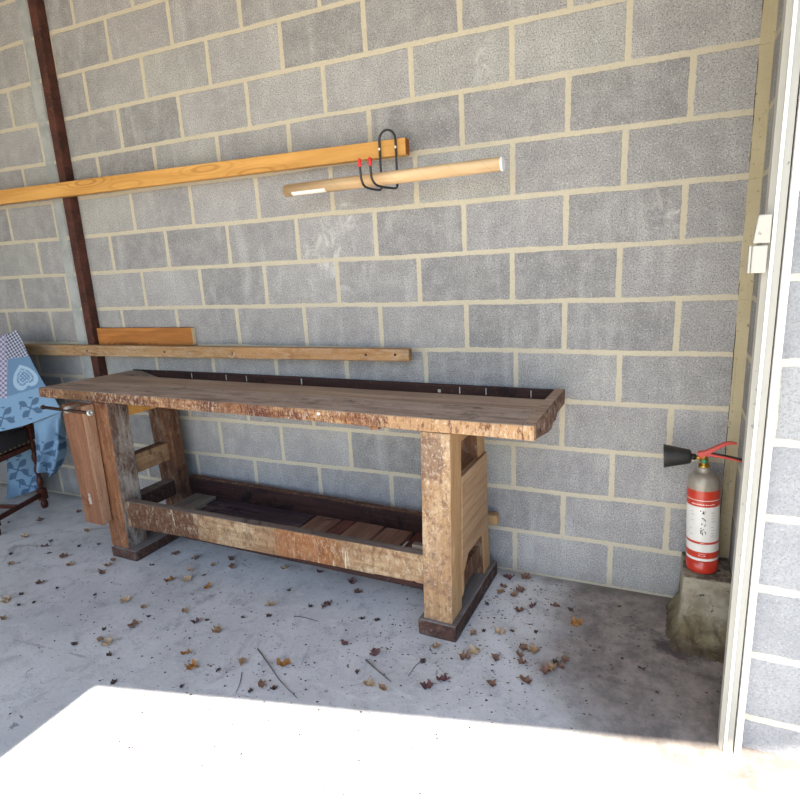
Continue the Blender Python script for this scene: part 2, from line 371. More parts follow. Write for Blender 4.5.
W['legRs']=mat_wood('bare_pine_leg_side','#9f7e58','#b3936c','z',dark=.05,dcol='#8c5f36',speck=.15,pale=.2,pcol='#dcc092',seed=6)
W['siderail']=mat_wood('brown_side_rail','#8a6a4c','#a38361','y',dark=.15,dcol='#54382a',speck=.2,pale=.2,seed=27,sdark=.3)
W['panel']=mat_wood('bare_end_panel','#9c7e60','#b29475','y',dark=.0,dcol='#7d5c3e',seed=7,grain=1.2,sdark=.25,sv=(14,8,60))
W['legL']=mat_wood('brown_leg','#744a30','#8b5f3e','z',dark=.25,dcol='#472414',speck=.15,pale=.15,pcol='#a8835c',seed=8,sdark=.4,sv=(50,50,14),splat=.1)
W['legLs']=mat_wood('greyed_leg_side','#5a4335','#6f584a','z',dark=.3,dcol='#3c2118',speck=.3,scol='#b5aea5',pale=.6,pcol='#a19a90',seed=9,sdark=.5,sv=(30,30,12),splat=.25)
W['back']=mat_wood('rear_leg_wood','#543726','#6d4a33','z',dark=.2,dcol='#2f1a12',speck=.1,pale=.3,pcol='#8f735a',seed=10,sdark=.4,sv=(30,30,10),splat=.12)
W['str']=mat_wood('worn_stretcher','#7f6245','#98795a','x',dark=.15,dcol='#4a2817',speck=.45,scol='#d0c4aa',pale=.55,pcol='#ab9777',seed=11,drips=.7,splat=.22,sdark=.45,sv=(60,60,26),
   spots=[((-2.0,0,.28),.12,.40,(1,0,1),'#4c2b1b',.9),((-1.08,0,.28),.05,.26,(1,0,1),'#85522e',.75),((-.93,0,.28),.02,.16,(1.6,0,1),'#7a4a22',.6)])
W['strtop']=mat_wood('dusty_stretcher_top','#6f6258','#85776b','x',dark=.1,speck=.1,seed=12)
W['shelfdark']=mat_wood('dark_shelf_board','#42353a','#56474b','x',dark=.2,dcol='#1d1417',speck=.1,pale=.12,pcol='#76706f',seed=13)
W['shelfpale']=mat_wood('grey_shelf_board','#7d746a','#918679','y',speck=.3,seed=14)
W['shelfpink']=mat_wood('reddish_shelf_board','#83604f','#9b7865','y',dark=.1,dcol='#3d2620',seed=15)
W['shelfred']=mat_wood('deep_red_shelf_board','#693f36','#7c5044','y',dark=.1,dcol='#2d1815',seed=16)
W['foot']=mat_wood('dark_foot','#3e2a24','#553a30','y',dark=.2,dcol='#241613',speck=.2,scol='#a9a096',seed=17,sdark=.4,sv=(20,20,20),splat=.15)
W['foottop']=mat_wood('dusty_foot_top','#6d645e','#85807b','y',dark=.3,dcol='#5b514b',speck=.2,seed=18)
W['jaw']=mat_wood('vice_jaw_wood','#77503a','#8c6349','z',dark=.12,dcol='#5b3420',speck=.05,seed=19,sdark=.25,sv=(40,40,8))
W['jaws']=mat_wood('vice_jaw_edge','#a17a5e','#b89274','z',dark=.05,dcol='#6b432e',speck=.12,pale=.2,pcol='#b79278',seed=20,sdark=.25,sv=(40,40,8),splat=.1)
W['beam']=mat_wood('yellow_pine','#bd8a46','#cf9d56','x',dark=.0,dcol='#a97334',seed=21,grain=.7,knots=.5,kcol='#7d4f20',rough=.6)
W['beamend']=mat_wood('pine_end_grain','#8b4f26','#a0622f','y',seed=22)
W['batten']=mat_wood('weathered_batten','#9a7c58','#b3936a','x',dark=.12,dcol='#7d5532',speck=.2,scol='#cfc6b4',pale=.4,pcol='#a29684',seed=23,knots=.25,sdark=.3,sv=(14,40,40),splat=.2,
   spots=[((.9,0,0),.2,.75,(1,0,0),'#ad7c4d',.45)])
W['board']=mat_wood('orange_pine_board','#a86a33','#ba7c40','x',seed=24,grain=.8,knots=.7,kcol='#70401c')
W['boardend']=mat_plain('fresh_pine_end','#d8c19a',.8)
W['pole']=None
b=NB('rusted_steel'); n=b.noise(12,6,.7); n2=b.noise(60,4)
c=b.mix(b.ramp(n,.35,.65),'#38221c','#523026'); c=b.mix(b.ramp(n2,.6,.72,0,.5),c,'#754d3b'); W['pole']=b.done(c,.85,b.bump(n2,.4,.003),spec=.3)
W['chair']=mat_wood('varnished_walnut','#3b1a10','#52261a','z',seed=25,rough=.35)
W['leather']=mat_plain('black_leather','#2b2629',.5,var=.3,scale=40)
W['iron']=mat_plain('rusty_iron','#4a2f24',.5,.6,var=.4)
W['steel']=mat_plain('worn_steel','#d6d4cf',.35,.7,var=.2)
W['brass']=mat_plain('brass','#b8903e',.35,.9,var=.2)
W['blackwire']=mat_plain('black_coated_wire','#17191d',.35,.0,var=.1)
W['redtip']=mat_plain('red_plastic','#d0252a',.4)
W['label0']=mat_plain('dried_white_paint','#b9b2a8',.8)
W['nail']=mat_plain('nail_hole','#2b2019',.8)

# ---------------------------------------------------------------- workbench
th=R(-1.85)
wb=empty('workbench',(.226,-.638,0),th)
tag(wb,'long old wooden workbench with tool tray, leg vice and lower shelf by the block wall','workbench')
# worktop: front plank, back plank
bm=bmesh.new()
hexa(bm,[(-2.824,0,.906),(-.045,0,.906),(-.045,.222,.906),(-2.775,.222,.906),(-2.816,0,.962),(-.045,0,.962),(-.045,.222,.962),(-2.768,.222,.962)],.006)
split(bm,.06,0); rough(bm,.0022,14,1); topface(bm)
top=link('worktop_plank',bm,[W['front'],W['top']],wb)
bm=bmesh.new()
hexa(bm,[(-2.775,.224,.92),(-.045,.224,.92),(-.045,.405,.92),(-2.738,.405,.92),(-2.768,.224,.961),(-.045,.224,.961),(-.045,.405,.961),(-2.738,.405,.961)],.004)
split(bm,.1,0); rough(bm,.001,11,2); topface(bm)
link('worktop_plank',bm,[W['top2'],W['top2']],wb)
# tray: ramp end, floor, rail
bm=bmesh.new()
hexa(bm,[(-2.738,.407,.905),(-2.40,.407,.905),(-2.40,.548,.905),(-2.715,.548,.905),(-2.738,.407,.960),(-2.57,.407,.960),(-2.62,.548,.960),(-2.715,.548,.960)],.003); topface(bm,1,.3)
link('tray_end_block',bm,[W['front'],W['top']],wb)
beamobj('tray_floor',-2.66,-.045,.407,.548,.893,.904,W['rail'],wb,.002,.0006)
rail_=beamobj('tray_rail',-2.70,-.02,.549,.571,.886,.968,W['rail'],wb,.002,.001,seed=3)
for x_,w_ in ((-1.93,.004),(-1.78,.004),(-1.40,.006),(-.60,.016),(-.49,.005),(-.36,.004),(-.15,.004),(-2.2,.005)):
    bm=bmesh.new(); box(bm,x_,x_+w_,.5462,.5492,.930,.962 if w_<.01 else .945,.0006); link('paint_fleck',bm,W['label0'],rail_)
# end cap with chewed lower edge
bm=bmesh.new(); pts=[(.031,.902),(.055,.902),(.06,.935),(.10,.925),(.125,.900),(.17,.884),(.20,.890),(.235,.872),(.30,.868),(.33,.886),(.38,.880),(.42,.905),(.50,.905),(.571,.905),(.571,.972),(.30,.972),(.031,.966)]
A=[bm.verts.new((-.045,y,z)) for y,z in pts]; B=[bm.verts.new((-.004,y,z)) for y,z in pts]
bm.faces.new(A); bm.faces.new(B[::-1])
for i in range(len(pts)): bm.faces.new((A[i],B[i],B[(i+1)%len(pts)],A[(i+1)%len(pts)]))
W['cap']=mat_wood('end_cap_wood','#6d4a3a','#8a6650','y',dark=.35,dcol='#3d2722',speck=.3,pale=.25,pcol='#b0896a',seed=26,sdark=.6,sv=(30,30,30),splat=.3)
bmesh.ops.triangulate(bm,faces=[f for f in bm.faces if len(f.verts)>4]); topface(bm)
link('end_cap',bm,[W['cap'],W['top2']],wb)
beamobj('worktop_plank',-.046,-.004,0,.030,.905,.963,[W['front'],W['top']],wb,.003,.001,seed=31,top=True)
# small screws / paint dab
bm=bmesh.new()
for x,z in ((-.92,.962),):
    bmesh.ops.create_icosphere(bm,subdivisions=2,radius=.008,matrix=Matrix.Translation((x,-.002,.945)))
rough(bm,.002,60)
link('paint_dab',bm,mat_plain('white_paint','#e6e4de',.6),top)
bm=bmesh.new(); box(bm,-.68,-.635,-.004,.03,.896,.908,.003); link('cleat',bm,W['legL'],wb)

def leg(name,bot,topp,z0,z1,mats,seed,split_side=True):
    """bot/topp = (x0,x1,y0,y1)"""
    bm=bmesh.new(); a,b_=bot,topp
    hexa(bm,[(a[0],a[2],z0),(a[1],a[2],z0),(a[1],a[3],z0),(a[0],a[3],z0),(b_[0],b_[2],z1),(b_[1],b_[2],z1),(b_[1],b_[3],z1),(b_[0],b_[3],z1)],.005)
    split(bm,.08,2); rough(bm,.0016,9,seed)
    bmesh.ops.recalc_face_normals(bm,faces=bm.faces)
    for f in bm.faces:
        f.normal_update()
        if f.normal.x>.8: f.material_index=1
    return link(name,bm,mats,wb)
leg('leg',(-.473,-.345,0,.128),(-.452,-.326,0,.125),.072,.905,[W['legR'],W['legRs']],3)
leg('leg',(-.47,-.345,.425,.53),(-.46,-.34,.345,.45),.072,.886,[W['back'],W['legRs']],4)
leg('leg',(-2.425,-2.283,0,.13),(-2.385,-2.262,0,.13),.058,.905,[W['legL'],W['legLs']],5)
leg('leg',(-2.420,-2.262,.410,.485),(-2.435,-2.275,.385,.470),.058,.892,[W['back'],W['back']],6)
# sledge feet
def footm(x0,x1,h,seed,mats):
    bm=bmesh.new(); box(bm,x0,x1,-.018,.575,0,h,.008); split(bm,.07,1)
    for v in bm.verts:
        if v.co.z>.01: v.co+=mn.noise_vector(v.co*11+Vector((seed,0,0)))*.002
    topface(bm); return link('foot',bm,mats,wb)
footm(-.493,-.322,.074,1,[W['foot'],W['foottop']]); footm(-2.41,-2.213,.060,2,[W['foot'],W['foottop']])
# stretchers
bm=bmesh.new(); hexa(bm,[(-2.27,.012,.192),(-.46,.012,.228),(-.46,.062,.228),(-2.27,.062,.192),(-2.27,.012,.345),(-.46,.012,.362),(-.46,.062,.362),(-2.27,.062,.345)],.005)
split(bm,.07,0); rough(bm,.0028,8,5); topface(bm,1,.6); link('stretcher',bm,[W['str'],W['strtop']],wb)
bm=bmesh.new(); hexa(bm,[(-2.27,.480,.17),(-.44,.480,.17),(-.44,.525,.17),(-2.27,.525,.17),(-2.27,.480,.318),(-.44,.480,.300),(-.44,.525,.300),(-2.27,.525,.318)],.004)
split(bm,.09,0); rough(bm,.002,8,6); topface(bm,1,.6); link('stretcher',bm,[W['rail'],W['back']],wb)
# shelf boards
def shelf(x0,x1,m,seed,z=.205,sk=0):
    bm=bmesh.new(); y0,y1=.064,.478
    hexa(bm,[(x0,y0,z-.018),(x1,y0,z-.018),(x1-sk,y1,z-.018),(x0-sk,y1,z-.018),(x0,y0,z),(x1,y0,z),(x1-sk,y1,z),(x0-sk,y1,z)],.002)
    split(bm,.1,1); rough(bm,.001,9,seed); return link('shelf_board',bm,m,wb)
shelf(-2.225,-2.06,W['shelfpale'],1,.215)
shelf(-2.035,-1.335,W['shelfdark'],2)
for i,(a,b_,m) in enumerate(((-1.325,-1.165,'shelfpink'),(-1.15,-1.08,'shelfred'),(-1.07,-.90,'shelfpink'),(-.89,-.74,'shelfpink'),(-.71,-.55,'shelfred'),(-.535,-.475,'shelfpink'))):
    shelf(a,b_,W[m],3+i,.205+.002*(i%3))
for y in (.068,.452):
    bm=bmesh.new(); box(bm,-2.22,-.47,y,y+.024,.160,.186,.002); link('shelf_bearer',bm,W['rail'],wb)
bm=bmesh.new(); box(bm,-.545,-.476,.064,.098,.215,.372,.003); link('brace_block',bm,W['strtop'],wb)
# end frame rails, left
beamobj('side_rail',-2.385,-2.315,.13,.42,.450,.560,[W['siderail']],wb,.003,.001,axis=1,seed=7)
beamobj('side_rail',-2.39,-2.31,.13,.42,.225,.318,[W['foot'],W['strtop']],wb,.003,.001,axis=1,seed=8,top=True)
beamobj('top_bearer',-2.385,-2.275,.131,.45,.800,.905,[W['beam']],wb,.003,.001,axis=1,seed=9)
# right end: panel, bearer, spandrel, wedge pegs
bm=bmesh.new()
hexa(bm,[(-.360,.128,.445),(-.3345,.128,.445),(-.3345,.472,.445),(-.360,.480,.445),(-.355,.128,.684),(-.3290,.128,.684),(-.3290,.458,.684),(-.355,.462,.684)],.002)
link('end_panel',bm,W['panel'],wb)
bm=bmesh.new()
hexa(bm,[(-.362,.128,.300),(-.3375,.128,.300),(-.3375,.486,.300),(-.362,.486,.300),(-.360,.128,.443),(-.3345,.128,.443),(-.3345,.472,.443),(-.360,.472,.443)],.002)
link('end_panel',bm,W['panel'],wb)
bm=bmesh.new(); pts=[(.128,.30),(.215,.30),(.165,.245),(.150,.235),(.150,.155),(.128,.13)]
A=[bm.verts.new((-.365,y,z)) for y,z in pts]; B=[bm.verts.new((-.341,y,z)) for y,z in pts]
bm.faces.new(A); bm.faces.new(B[::-1])
for i in range(6): bm.faces.new((A[i],B[i],B[(i+1)%6],A[(i+1)%6]))
link('corner_bracket',bm,W['legRs'],wb)
beamobj('side_rail',-.44,-.36,.128,.44,.13,.225,[W['back']],wb,.003,.001,axis=1,seed=12)
beamobj('top_bearer',-.445,-.35,.125,.44,.815,.893,[W['legRs']],wb,.003,.001,axis=1,seed=11)
bm=bmesh.new(); box(bm,-.395,-.315,.548,.60,.275,.325,.006); link('wedge_peg',bm,W['legRs'],wb)
bm=bmesh.new(); box(bm,-.505,-.40,.131,.155,.715,.742,.004); link('wedge_peg',bm,W['legRs'],wb)
# leg vice
bm=bmesh.new()
hexa(bm,[(-2.515,-.066,.215),(-2.368,-.066,.215),(-2.372,-.006,.225),(-2.515,-.006,.225),(-2.525,-.076,.900),(-2.362,-.076,.900),(-2.358,-.004,.900),(-2.525,-.004,.900)],.005)
split(bm,.08,2); rough(bm,.0015,8,13)
bmesh.ops.recalc_face_normals(bm,faces=bm.faces)
for f in bm.faces:
    f.normal_update()
    if f.normal.x>.8: f.material_index=1
jaw=link('vice_jaw',bm,[W['jaw'],W['jaws']],wb)
bm=bmesh.new(); lathe(bm,[(.004,0),(.013,.0006),(.011,.0012)],14,Matrix.Translation((-2.44,-.068,.36))@Matrix.Rotation(R(90),4,'X'))
for dz in (0,.026,.046):
    bmesh.ops.create_icosphere(bm,subdivisions=2,radius=.012,matrix=Matrix.Translation((-2.44,-.067,.345+dz))@Matrix.Diagonal((1,.25,1,1)))
link('old_paint_mark',bm,mat_plain('chalky_mark','#a89c90',.9),jaw)
bm=bmesh.new(); lathe(bm,[(.016,0),(.016,.05),(.019,.052),(.020,.070),(.015,.078)],20,Matrix.Translation((-2.415,-.05,.889))@Matrix.Rotation(R(90),4,'X'))
sc=link('vice_screw',bm,W['steel'],wb)
bm=bmesh.new(); tube(bm,[(-2.60,-.122,.892),(-2.23,-.122,.886)],.0085,12)
hb=link('vice_handle',bm,W['iron'],wb)
bm=bmesh.new()
bmesh.ops.create_uvsphere(bm,u_segments=16,v_segments=10,radius=.013,matrix=Matrix.Translation((-2.605,-.122,.892)))
link('handle_knob',bm,W['iron'],hb,True)
bm=bmesh.new(); lathe(bm,[(.009,0),(.0165,.002),(.0165,.012),(.006,.013),(.006,.010)],16,Matrix.Translation((-2.238,-.122,.886))@Matrix.Rotation(R(80),4,'Y')@Matrix.Rotation(R(0),4,'X'))
link('handle_knob',bm,W['steel'],hb)

# ---------------------------------------------------------------- pole, beams, boards
bm=bmesh.new(); box(bm,-.031,.031,-.03,.03,0,3.3,.004); split(bm,.12,2); rough(bm,.0012,7)
po=link('steel_post',bm,W['pole']); po.location=(-2.722,-.03,0)
tag(po,'rusty brown steel post standing upright against the block wall at left','post')
def hbar(name,xl,xr,yc,t,zl,zr,hl,hr,mats,label,cat,seed,endmat=None,bev=.003):
    cx=(xl+xr)/2; cz=(zl+zr)/2
    bm=bmesh.new()
    hexa(bm,[(xl-cx,-t/2,zl-hl/2-cz),(xr-cx,-t/2,zr-hr/2-cz),(xr-cx,t/2,zr-hr/2-cz),(xl-cx,t/2,zl-hl/2-cz),(xl-cx,-t/2,zl+hl/2-cz),(xr-cx,-t/2,zr+hr/2-cz),(xr-cx,t/2,zr+hr/2-cz),(xl-cx,t/2,zl+hl/2-cz)],bev)
    split(bm,.15,0); rough(bm,.001,6,seed)
    bmesh.ops.recalc_face_normals(bm,faces=bm.faces)
    for f in bm.faces:
        f.normal_update()
        if f.normal.x>.8: f.material_index=1
    o=link(name,bm,mats); o.location=(cx,yc,cz); tag(o,label,cat); return o
ub=hbar('timber_beam',-4.2,-.452,-.0822,.046,2.082,2.046,.088,.070,[W['beam'],W['beamend']],'long yellow pine beam fixed across the post near the top of the wall','beam',1)
lb=hbar('timber_batten',-3.40,-.487,-.0800,.042,1.093,1.112,.072,.060,[W['batten'],W['batten']],'long thin weathered batten fixed along the wall just above the workbench','batten',2,bev=.006)
nh=[]
for X,dz in ((-2.72,0),(-2.06,.0),(-1.55,.0),(-.72,.0),(-.56,.002)):
    bm=bmesh.new(); lathe(bm,[(.007,0),(.006,.0015)],10,Matrix.Translation((X-lb.location.x,-.0205,dz+ (X+1.95)*.0066))@Matrix.Rotation(R(90),4,'X')); link('nail_hole',bm,W['nail'],lb)
bm=bmesh.new()
tube(bm,[(-1.56-lb.location.x+.018*math.cos(a),-.0225,-.006+.016*math.sin(a)) for a in [R(200+i*14) for i in range(16)]],.0016,6); link('wire_loop',bm,W['steel'],lb)
bd=hbar('pine_board',-2.69,-1.896,-.0150,.03,1.165,1.185,.135,.102,[W['board'],W['boardend']],'short orange pine board with knots, on the wall just above the batten','board',3)

# ---------------------------------------------------------------- wall hook and cardboard tube
hk=empty('storage_hook',(-.535,-.115,2.05)); tag(hk,'black wire double hook with red tips hung on the right end of the pine beam','hook')
def H(p): return tuple(Vector(p)-Vector((-.535,-.115,2.05)))
xa,xb=-.574,-.495; ZB=1.872
loop=[(xa,-.116,ZB+.03),(xa,-.116,1.95),(xa,-.116,2.06)]
for i in range(9):
    a=math.pi-math.pi*i/8; loop.append(((xa+xb)/2+(xb-xa)/2*math.cos(a),-.116,2.078+.042*math.sin(a)))
loop+=[(xb,-.116,2.06),(xb,-.116,1.95),(xb,-.116,ZB+.03)]
def arm(x,rev=False):
    d=-.034 if x>-.53 else -.004
    p=[(x,-.118,ZB+.012),(x,-.130,ZB+.001),(x,-.16,ZB-.003),(x+d*.5,-.24,ZB-.002),(x+d*.8,-.285,ZB+.006),(x+d,-.303,ZB+.03),(x+d,-.308,ZB+.06),(x+d,-.310,ZB+.085)]
    return p[::-1] if rev else p
path=arm(xa,True)+loop+arm(xb)
bm=bmesh.new(); tube(bm,[H(p) for p in smoothpath(path,5)],.0052,10); link('wire_frame',bm,W['blackwire'],hk)
for x in (xa,xb):
    bm=bmesh.new(); lathe(bm,[(.0068,0),(.0075,.002),(.0075,.03),(.005,.033)],12,Matrix.Translation(H((x+(-.034 if x>-.53 else -.004),-.310,ZB+.078)))); link('red_tip',bm,W['redtip'],hk)
    bm=bmesh.new(); lathe(bm,[(.0065,0),(.0055,.002),(.003,.003)],12,Matrix.Translation(H((x,-.120,2.045)))@Matrix.Rotation(R(90),4,'X')); link('fixing_screw',bm,W['steel'],hk)
b=NB('cardboard'); n=b.noise(3,4,.5,b.mapv((1,12,12))); z=b.sep()[0]
sp=b.math('SINE',b.math('MULTIPLY',b.math('ADD',b.sep()[0],b.math('MULTIPLY',b.sep()[2],1.2)),45)); c=b.mix(b.ramp(n,.35,.65),'#c9a67c','#dbbd93'); c=b.mix(b.ramp(sp,.96,1,0,.15),c,'#a07f58')
W['card']=b.done(c,.75,spec=.3)
W['capw']=mat_plain('white_plastic_cap','#eceeee',.5,var=.03); W['label']=mat_plain('paper_label','#e4e0d6',.7,var=.05)
W['labelm']=mat_plain('paper_label_print','#8a8a86',.7)
ct=Vector((-.512,-.200,1.910)); tb=empty('cardboard_tube',ct); tag(tb,'long cardboard postal tube with a white end cap lying in the wire hook','tube')
a_=Vector((-1.035,-.200,1.903)); b2=Vector((.006,-.200,1.913)); ax=(b2-a_).normalized(); 
rot=ax.to_track_quat('Z','Y').to_matrix().to_4x4(); Lt=(b2-a_).length
Mt=Matrix.Translation(a_-ct)@rot; rr=.0275
bm=bmesh.new(); lathe(bm,[(.022,.004),(rr,0),(rr,Lt-.004)],40,Mt); link('tube_body',bm,W['card'],tb)
bm=bmesh.new(); lathe(bm,[(rr,Lt-.006),(rr+.0012,Lt-.005),(rr+.0012,Lt+.001),(rr-.002,Lt+.003)],40,Mt); link('end_cap',bm,W['capw'],tb)
# label wrapped low on the front
def patch(bm,Mx,r,z0,z1,a0,a1,na=10,nz=2):
    g=[]
    for j in range(nz+1):
        g.append([bm.verts.new(Mx@Vector((r*math.cos(a0+(a1-a0)*i/na),r*math.sin(a0+(a1-a0)*i/na),z0+(z1-z0)*j/nz))) for i in range(na+1)])
    for j in range(nz):
        for i in range(na): f=bm.faces.new((g[j][i],g[j][i+1],g[j+1][i+1],g[j+1][i])); f.smooth=True
def angfor(Mx,d):
    best=None
    for i in range(360):
        v=(Mx.to_3x3()@Vector((math.cos(R(i)),math.sin(R(i)),0))).dot(d)
        if best is None or v>best[0]: best=(v,R(i))
    return best[1]
ang=angfor(Mt,Vector((0,-.66,-.75)).normalized())
bm=bmesh.new(); patch(bm,Mt,rr+.0006,.045,.225,ang-.42,ang+.42); link('paper_label',bm,W['label'],tb)

# ---------------------------------------------------------------- fire extinguisher
fe=empty('fire_extinguisher',(.821,-.135,.243)); fe.rotation_euler=(R(0),R(-2.6),R(0))
tag(fe,'red and silver fire extinguisher with black horn standing on the corner plinth','fire extinguisher')
M['silver']=mat_plain('silver_paint','#989083',.36,.2,var=.12,scale=60,spec=.6)
M['red']=mat_plain('red_enamel','#b5301f',.28,var=.08,spec=.6); M['labelw']=mat_plain('white_label','#dddbd4',.32,var=.06,spec=.6); M['labelr']=mat_plain('red_label','#bb3722',.3,var=.06,spec=.6)
M['black']=mat_plain('black_plastic','#1c1b1b',.42,var=.2,spec=.5); M['horn']=None
b=NB('scuffed_black_horn'); n=b.noise(18,5,.6); c=b.mix(b.ramp(n,.5,.75,0,.7),'#242322','#5e4a36'); M['horn']=b.done(c,.45,spec=.5)
M['print']=mat_plain('black_print','#1d1d20',.5); M['printw']=mat_plain('pale_print','#eecfc4',.5); M['lever']=mat_plain('red_lever','#c2463d',.33,var=.1,spec=.6)
M['green']=mat_plain('green_seal','#2d8a6a',.4)
rb=.0605
prof=[(.050,0),(.058,.004),(rb,.012),(rb,.062)]; bm=bmesh.new(); lathe(bm,prof,48); link('base_band',bm,M['red'],fe)
dome=[]
for i in range(0,11):
    a=i/10*math.pi/2; dome.append((.0235+(rb-.0235)*math.cos(a)**.9,.378+.048*math.sin(a)))
prof=[(rb-.001,.058),(rb,.062),(rb,.378)]+dome[1:]+[(.0225,.442),(.0215,.450)]
bm=bmesh.new(); lathe(bm,prof,48); link('cylinder_body',bm,M['silver'],fe)
rl=rb+.0005
bands=[(.062,.073,'w'),(.073,.101,'r'),(.101,.136,'w'),(.136,.146,'r'),(.146,.297,'w'),(.297,.323,'r'),(.323,.3255,'w'),(.3255,.364,'r')]
prof=[(rl,.062)]; mi=[]
for z0,z1,k in bands: prof.append((rl,z1)); mi.append(0 if k=='w' else 1)
bm=bmesh.new(); lathe(bm,prof,64,mi=mi,cap=False); lab=link('label',bm,[M['labelw'],M['labelr']],fe)
I4=Matrix.Identity(4); rp=rl+.0004; fa=R(-93)   # the side towards the room
bm=bmesh.new()
def pm(z,a,h,w):
    z*=1.04
    patch(bm,I4,rp,z,z+h,fa+a/rb,fa+(a+w)/rb,3,1)
# large faded black lettering running up the label (only fragments remain)
for z,a,h,w in ((.268,-.010,.005,.004),(.260,.000,.011,.004),(.258,-.003,.004,.010),(.266,.006,.004,.003),(.238,-.004,.004,.007),(.233,.003,.006,.004),(.229,.007,.005,.004),
   (.214,-.006,.005,.005),(.214,.008,.003,.003),(.207,.006,.006,.003),(.196,-.008,.004,.004),(.192,.001,.005,.003),(.183,.006,.004,.003),
   (.176,-.008,.016,.003),(.176,-.008,.003,.010),(.183,-.006,.003,.007),(.189,-.006,.003,.005),(.174,.010,.012,.002),(.170,-.002,.008,.003)): pm(z,a,h,w)
link('printed_lettering',bm,M['print'],lab)
random.seed(3)
for a0,ww in ((.030,.020),(-.050,.018)):
    for k in range(9):
        if random.random()<.8:
            bm=bmesh.new(); pm(.262-.012*k,a0+random.uniform(-.002,.002),.0016,ww*random.uniform(.5,1)); link('small_print',bm,W['labelm'],lab)
for z0,hh,n,st in ((.306,.005,13,.0034),(.084,.0035,3,.0045),(.092,.0022,3,.0045),(.140,.002,2,.0045)):
    bm=bmesh.new(); g0=None   # one jagged strip of raised lettering
    pts=[]
    for i in range(-n*2,n*2+1): pts.append((fa+i*st/2/rb, hh*random.choice((.25,.6,1))))
    lo=[bm.verts.new((rp*math.cos(a),rp*math.sin(a),z0)) for a,h in pts]; hi=[bm.verts.new((rp*math.cos(a),rp*math.sin(a),z0+h)) for a,h in pts]
    for i in range(len(pts)-1): bm.faces.new((lo[i],lo[i+1],hi[i+1],hi[i]))
    link('pale_lettering',bm,M['printw'],lab)
bm=bmesh.new(); lathe(bm,[(.0215,.4480),(.020,.4520),(.020,.4580),(.014,.4600),(.014,.4680),(.016,.4690),(.016,.4840),(.011,.4880),(.011,.5070)],20)
tube(bm,[(-.005,0,.4840),(-.030,-.002,.4880)],.008,12); tube(bm,[(0,-.006,.4800),(0,-.026,.4800)],.007,12)
va=link('valve',bm,W['brass'],fe)
bm=bmesh.new(); lathe(bm,[(.0085,0),(.0085,.006),(.004,.008)],12,Matrix.Translation((-.001,-.024,.4800))@Matrix.Rotation(R(90),4,'X')); link('safety_seal',bm,M['green'],va)
# levers: bent sheet-metal channels
def lever(name,pts,w,t,m):
    P=smoothpath([(x,0,z) for x,z in pts],5); bm=bmesh.new(); g=[]
    for i,p in enumerate(P):
        tt=(P[min(i+1,len(P)-1)]-P[max(0,i-1)]).normalized(); nn=Vector((-tt.z,0,tt.x)); k=i/(len(P)-1); ww=w*(1-.25*k); hh=t*(1.9-1.3*k)
        g.append([bm.verts.new(p+Vector((0,sy*ww/2,0))+nn*sz*hh/2) for sy,sz in ((-1,-1),(1,-1),(1,1),(-1,1))])
    for a,b_ in zip(g,g[1:]):
        for k in range(4): bm.faces.new((a[k],a[(k+1)%4],b_[(k+1)%4],b_[k]))
    bm.faces.new(g[0][::-1]); bm.faces.new(g[-1])
    bmesh.ops.bevel(bm,geom=bm.edges[:],offset=.0012,segments=1,affect='EDGES')
    return link(name,bm,m,fe)
l1=lever('upper_lever',[(-.022,.5000),(.005,.5070),(.035,.5250),(.070,.5460),(.095,.5520),(.112,.5490)],.024,.011,M['lever'])
l2=lever('lower_lever',[(-.012,.4920),(.015,.5010),(.05,.4960),(.09,.4890),(.125,.4800),(.134,.4730)],.022,.007,M['lever'])
bm=bmesh.new()
tube(bm,[p for p in smoothpath([(.020,0,.5065),(.05,0,.5020),(.09,0,.4950),(.125,0,.4860),(.136,0,.4780)],4)],.0042,8)
link('lever_grip',bm,M['black'],l2)
bm=bmesh.new(); tube(bm,[(-.030,0,.4880),(-.048,0,.4890)],.0125,16); link('horn_coupling',bm,M['black'],fe)
bm=bmesh.new()
Mh=Matrix.Translation((-.045,0,.4890))@Matrix.Rotation(R(-91),4,'Y')
lathe(bm,[(.016,0),(.027,.004),(.030,.012),(.0385,.055),(.0475,.095),(.0490,.103),(.0455,.103),(.036,.06),(.024,.015),(.0,.012)],36,Mh,cap=False)
link('discharge_horn',bm,M['horn'],fe)

# ---------------------------------------------------------------- chair at the left
ch=empty('dining_chair',(-3.411,-.489,0),R(17.4))
tag(ch,'dark turned-wood chair with studded black leather seat, half hidden under the blue cloth at left','chair')
def turned(x,y,z0,z1,name='leg'):
    bm=bmesh.new()
    lathe(bm,[(.017,0),(.021,.012),(.024,.03),(.019,.05),(.014,.06)],16,Matrix.Translation((x,y,z0)))
    box(bm,x-.023,x+.023,y-.023,y+.023,z0+.06,z0+.145,.003)
    pr=[]; z=.145; n=4; hgt=(z1-.10-z0-.145)
    pr.append((.013,z))
    for k in range(n):
        for t,r in ((.12,.013),(.3,.020),(.5,.0225),(.7,.020),(.88,.013)): pr.append((r,z+hgt*(k+t)/n))
    pr.append((.013,z+hgt)); lathe(bm,pr,16,Matrix.Translation((x,y,z0)))
    box(bm,x-.023,x+.023,y-.023,y+.023,z1-.10,z1,.003)
    return link(name,bm,W['chair'],ch)
hx,hy=.215,.215
for sx,sy in ((1,1),(-1,1),(1,-1),(-1,-1)): turned(sx*hx,sy*hy,0,.475 if sy<0 else .60)
for sx in (-1,1):
    bm=bmesh.new(); box(bm,sx*hx-.012,sx*hx+.012,-hy+.023,hy-.023,.44,.475,.003); link('seat_rail',bm,W['chair'],ch)
    bm=bmesh.new(); box(bm,sx*hx-.010,sx*hx+.010,-hy+.023,hy-.023,.085,.118,.004); link('stretcher',bm,W['chair'],ch)
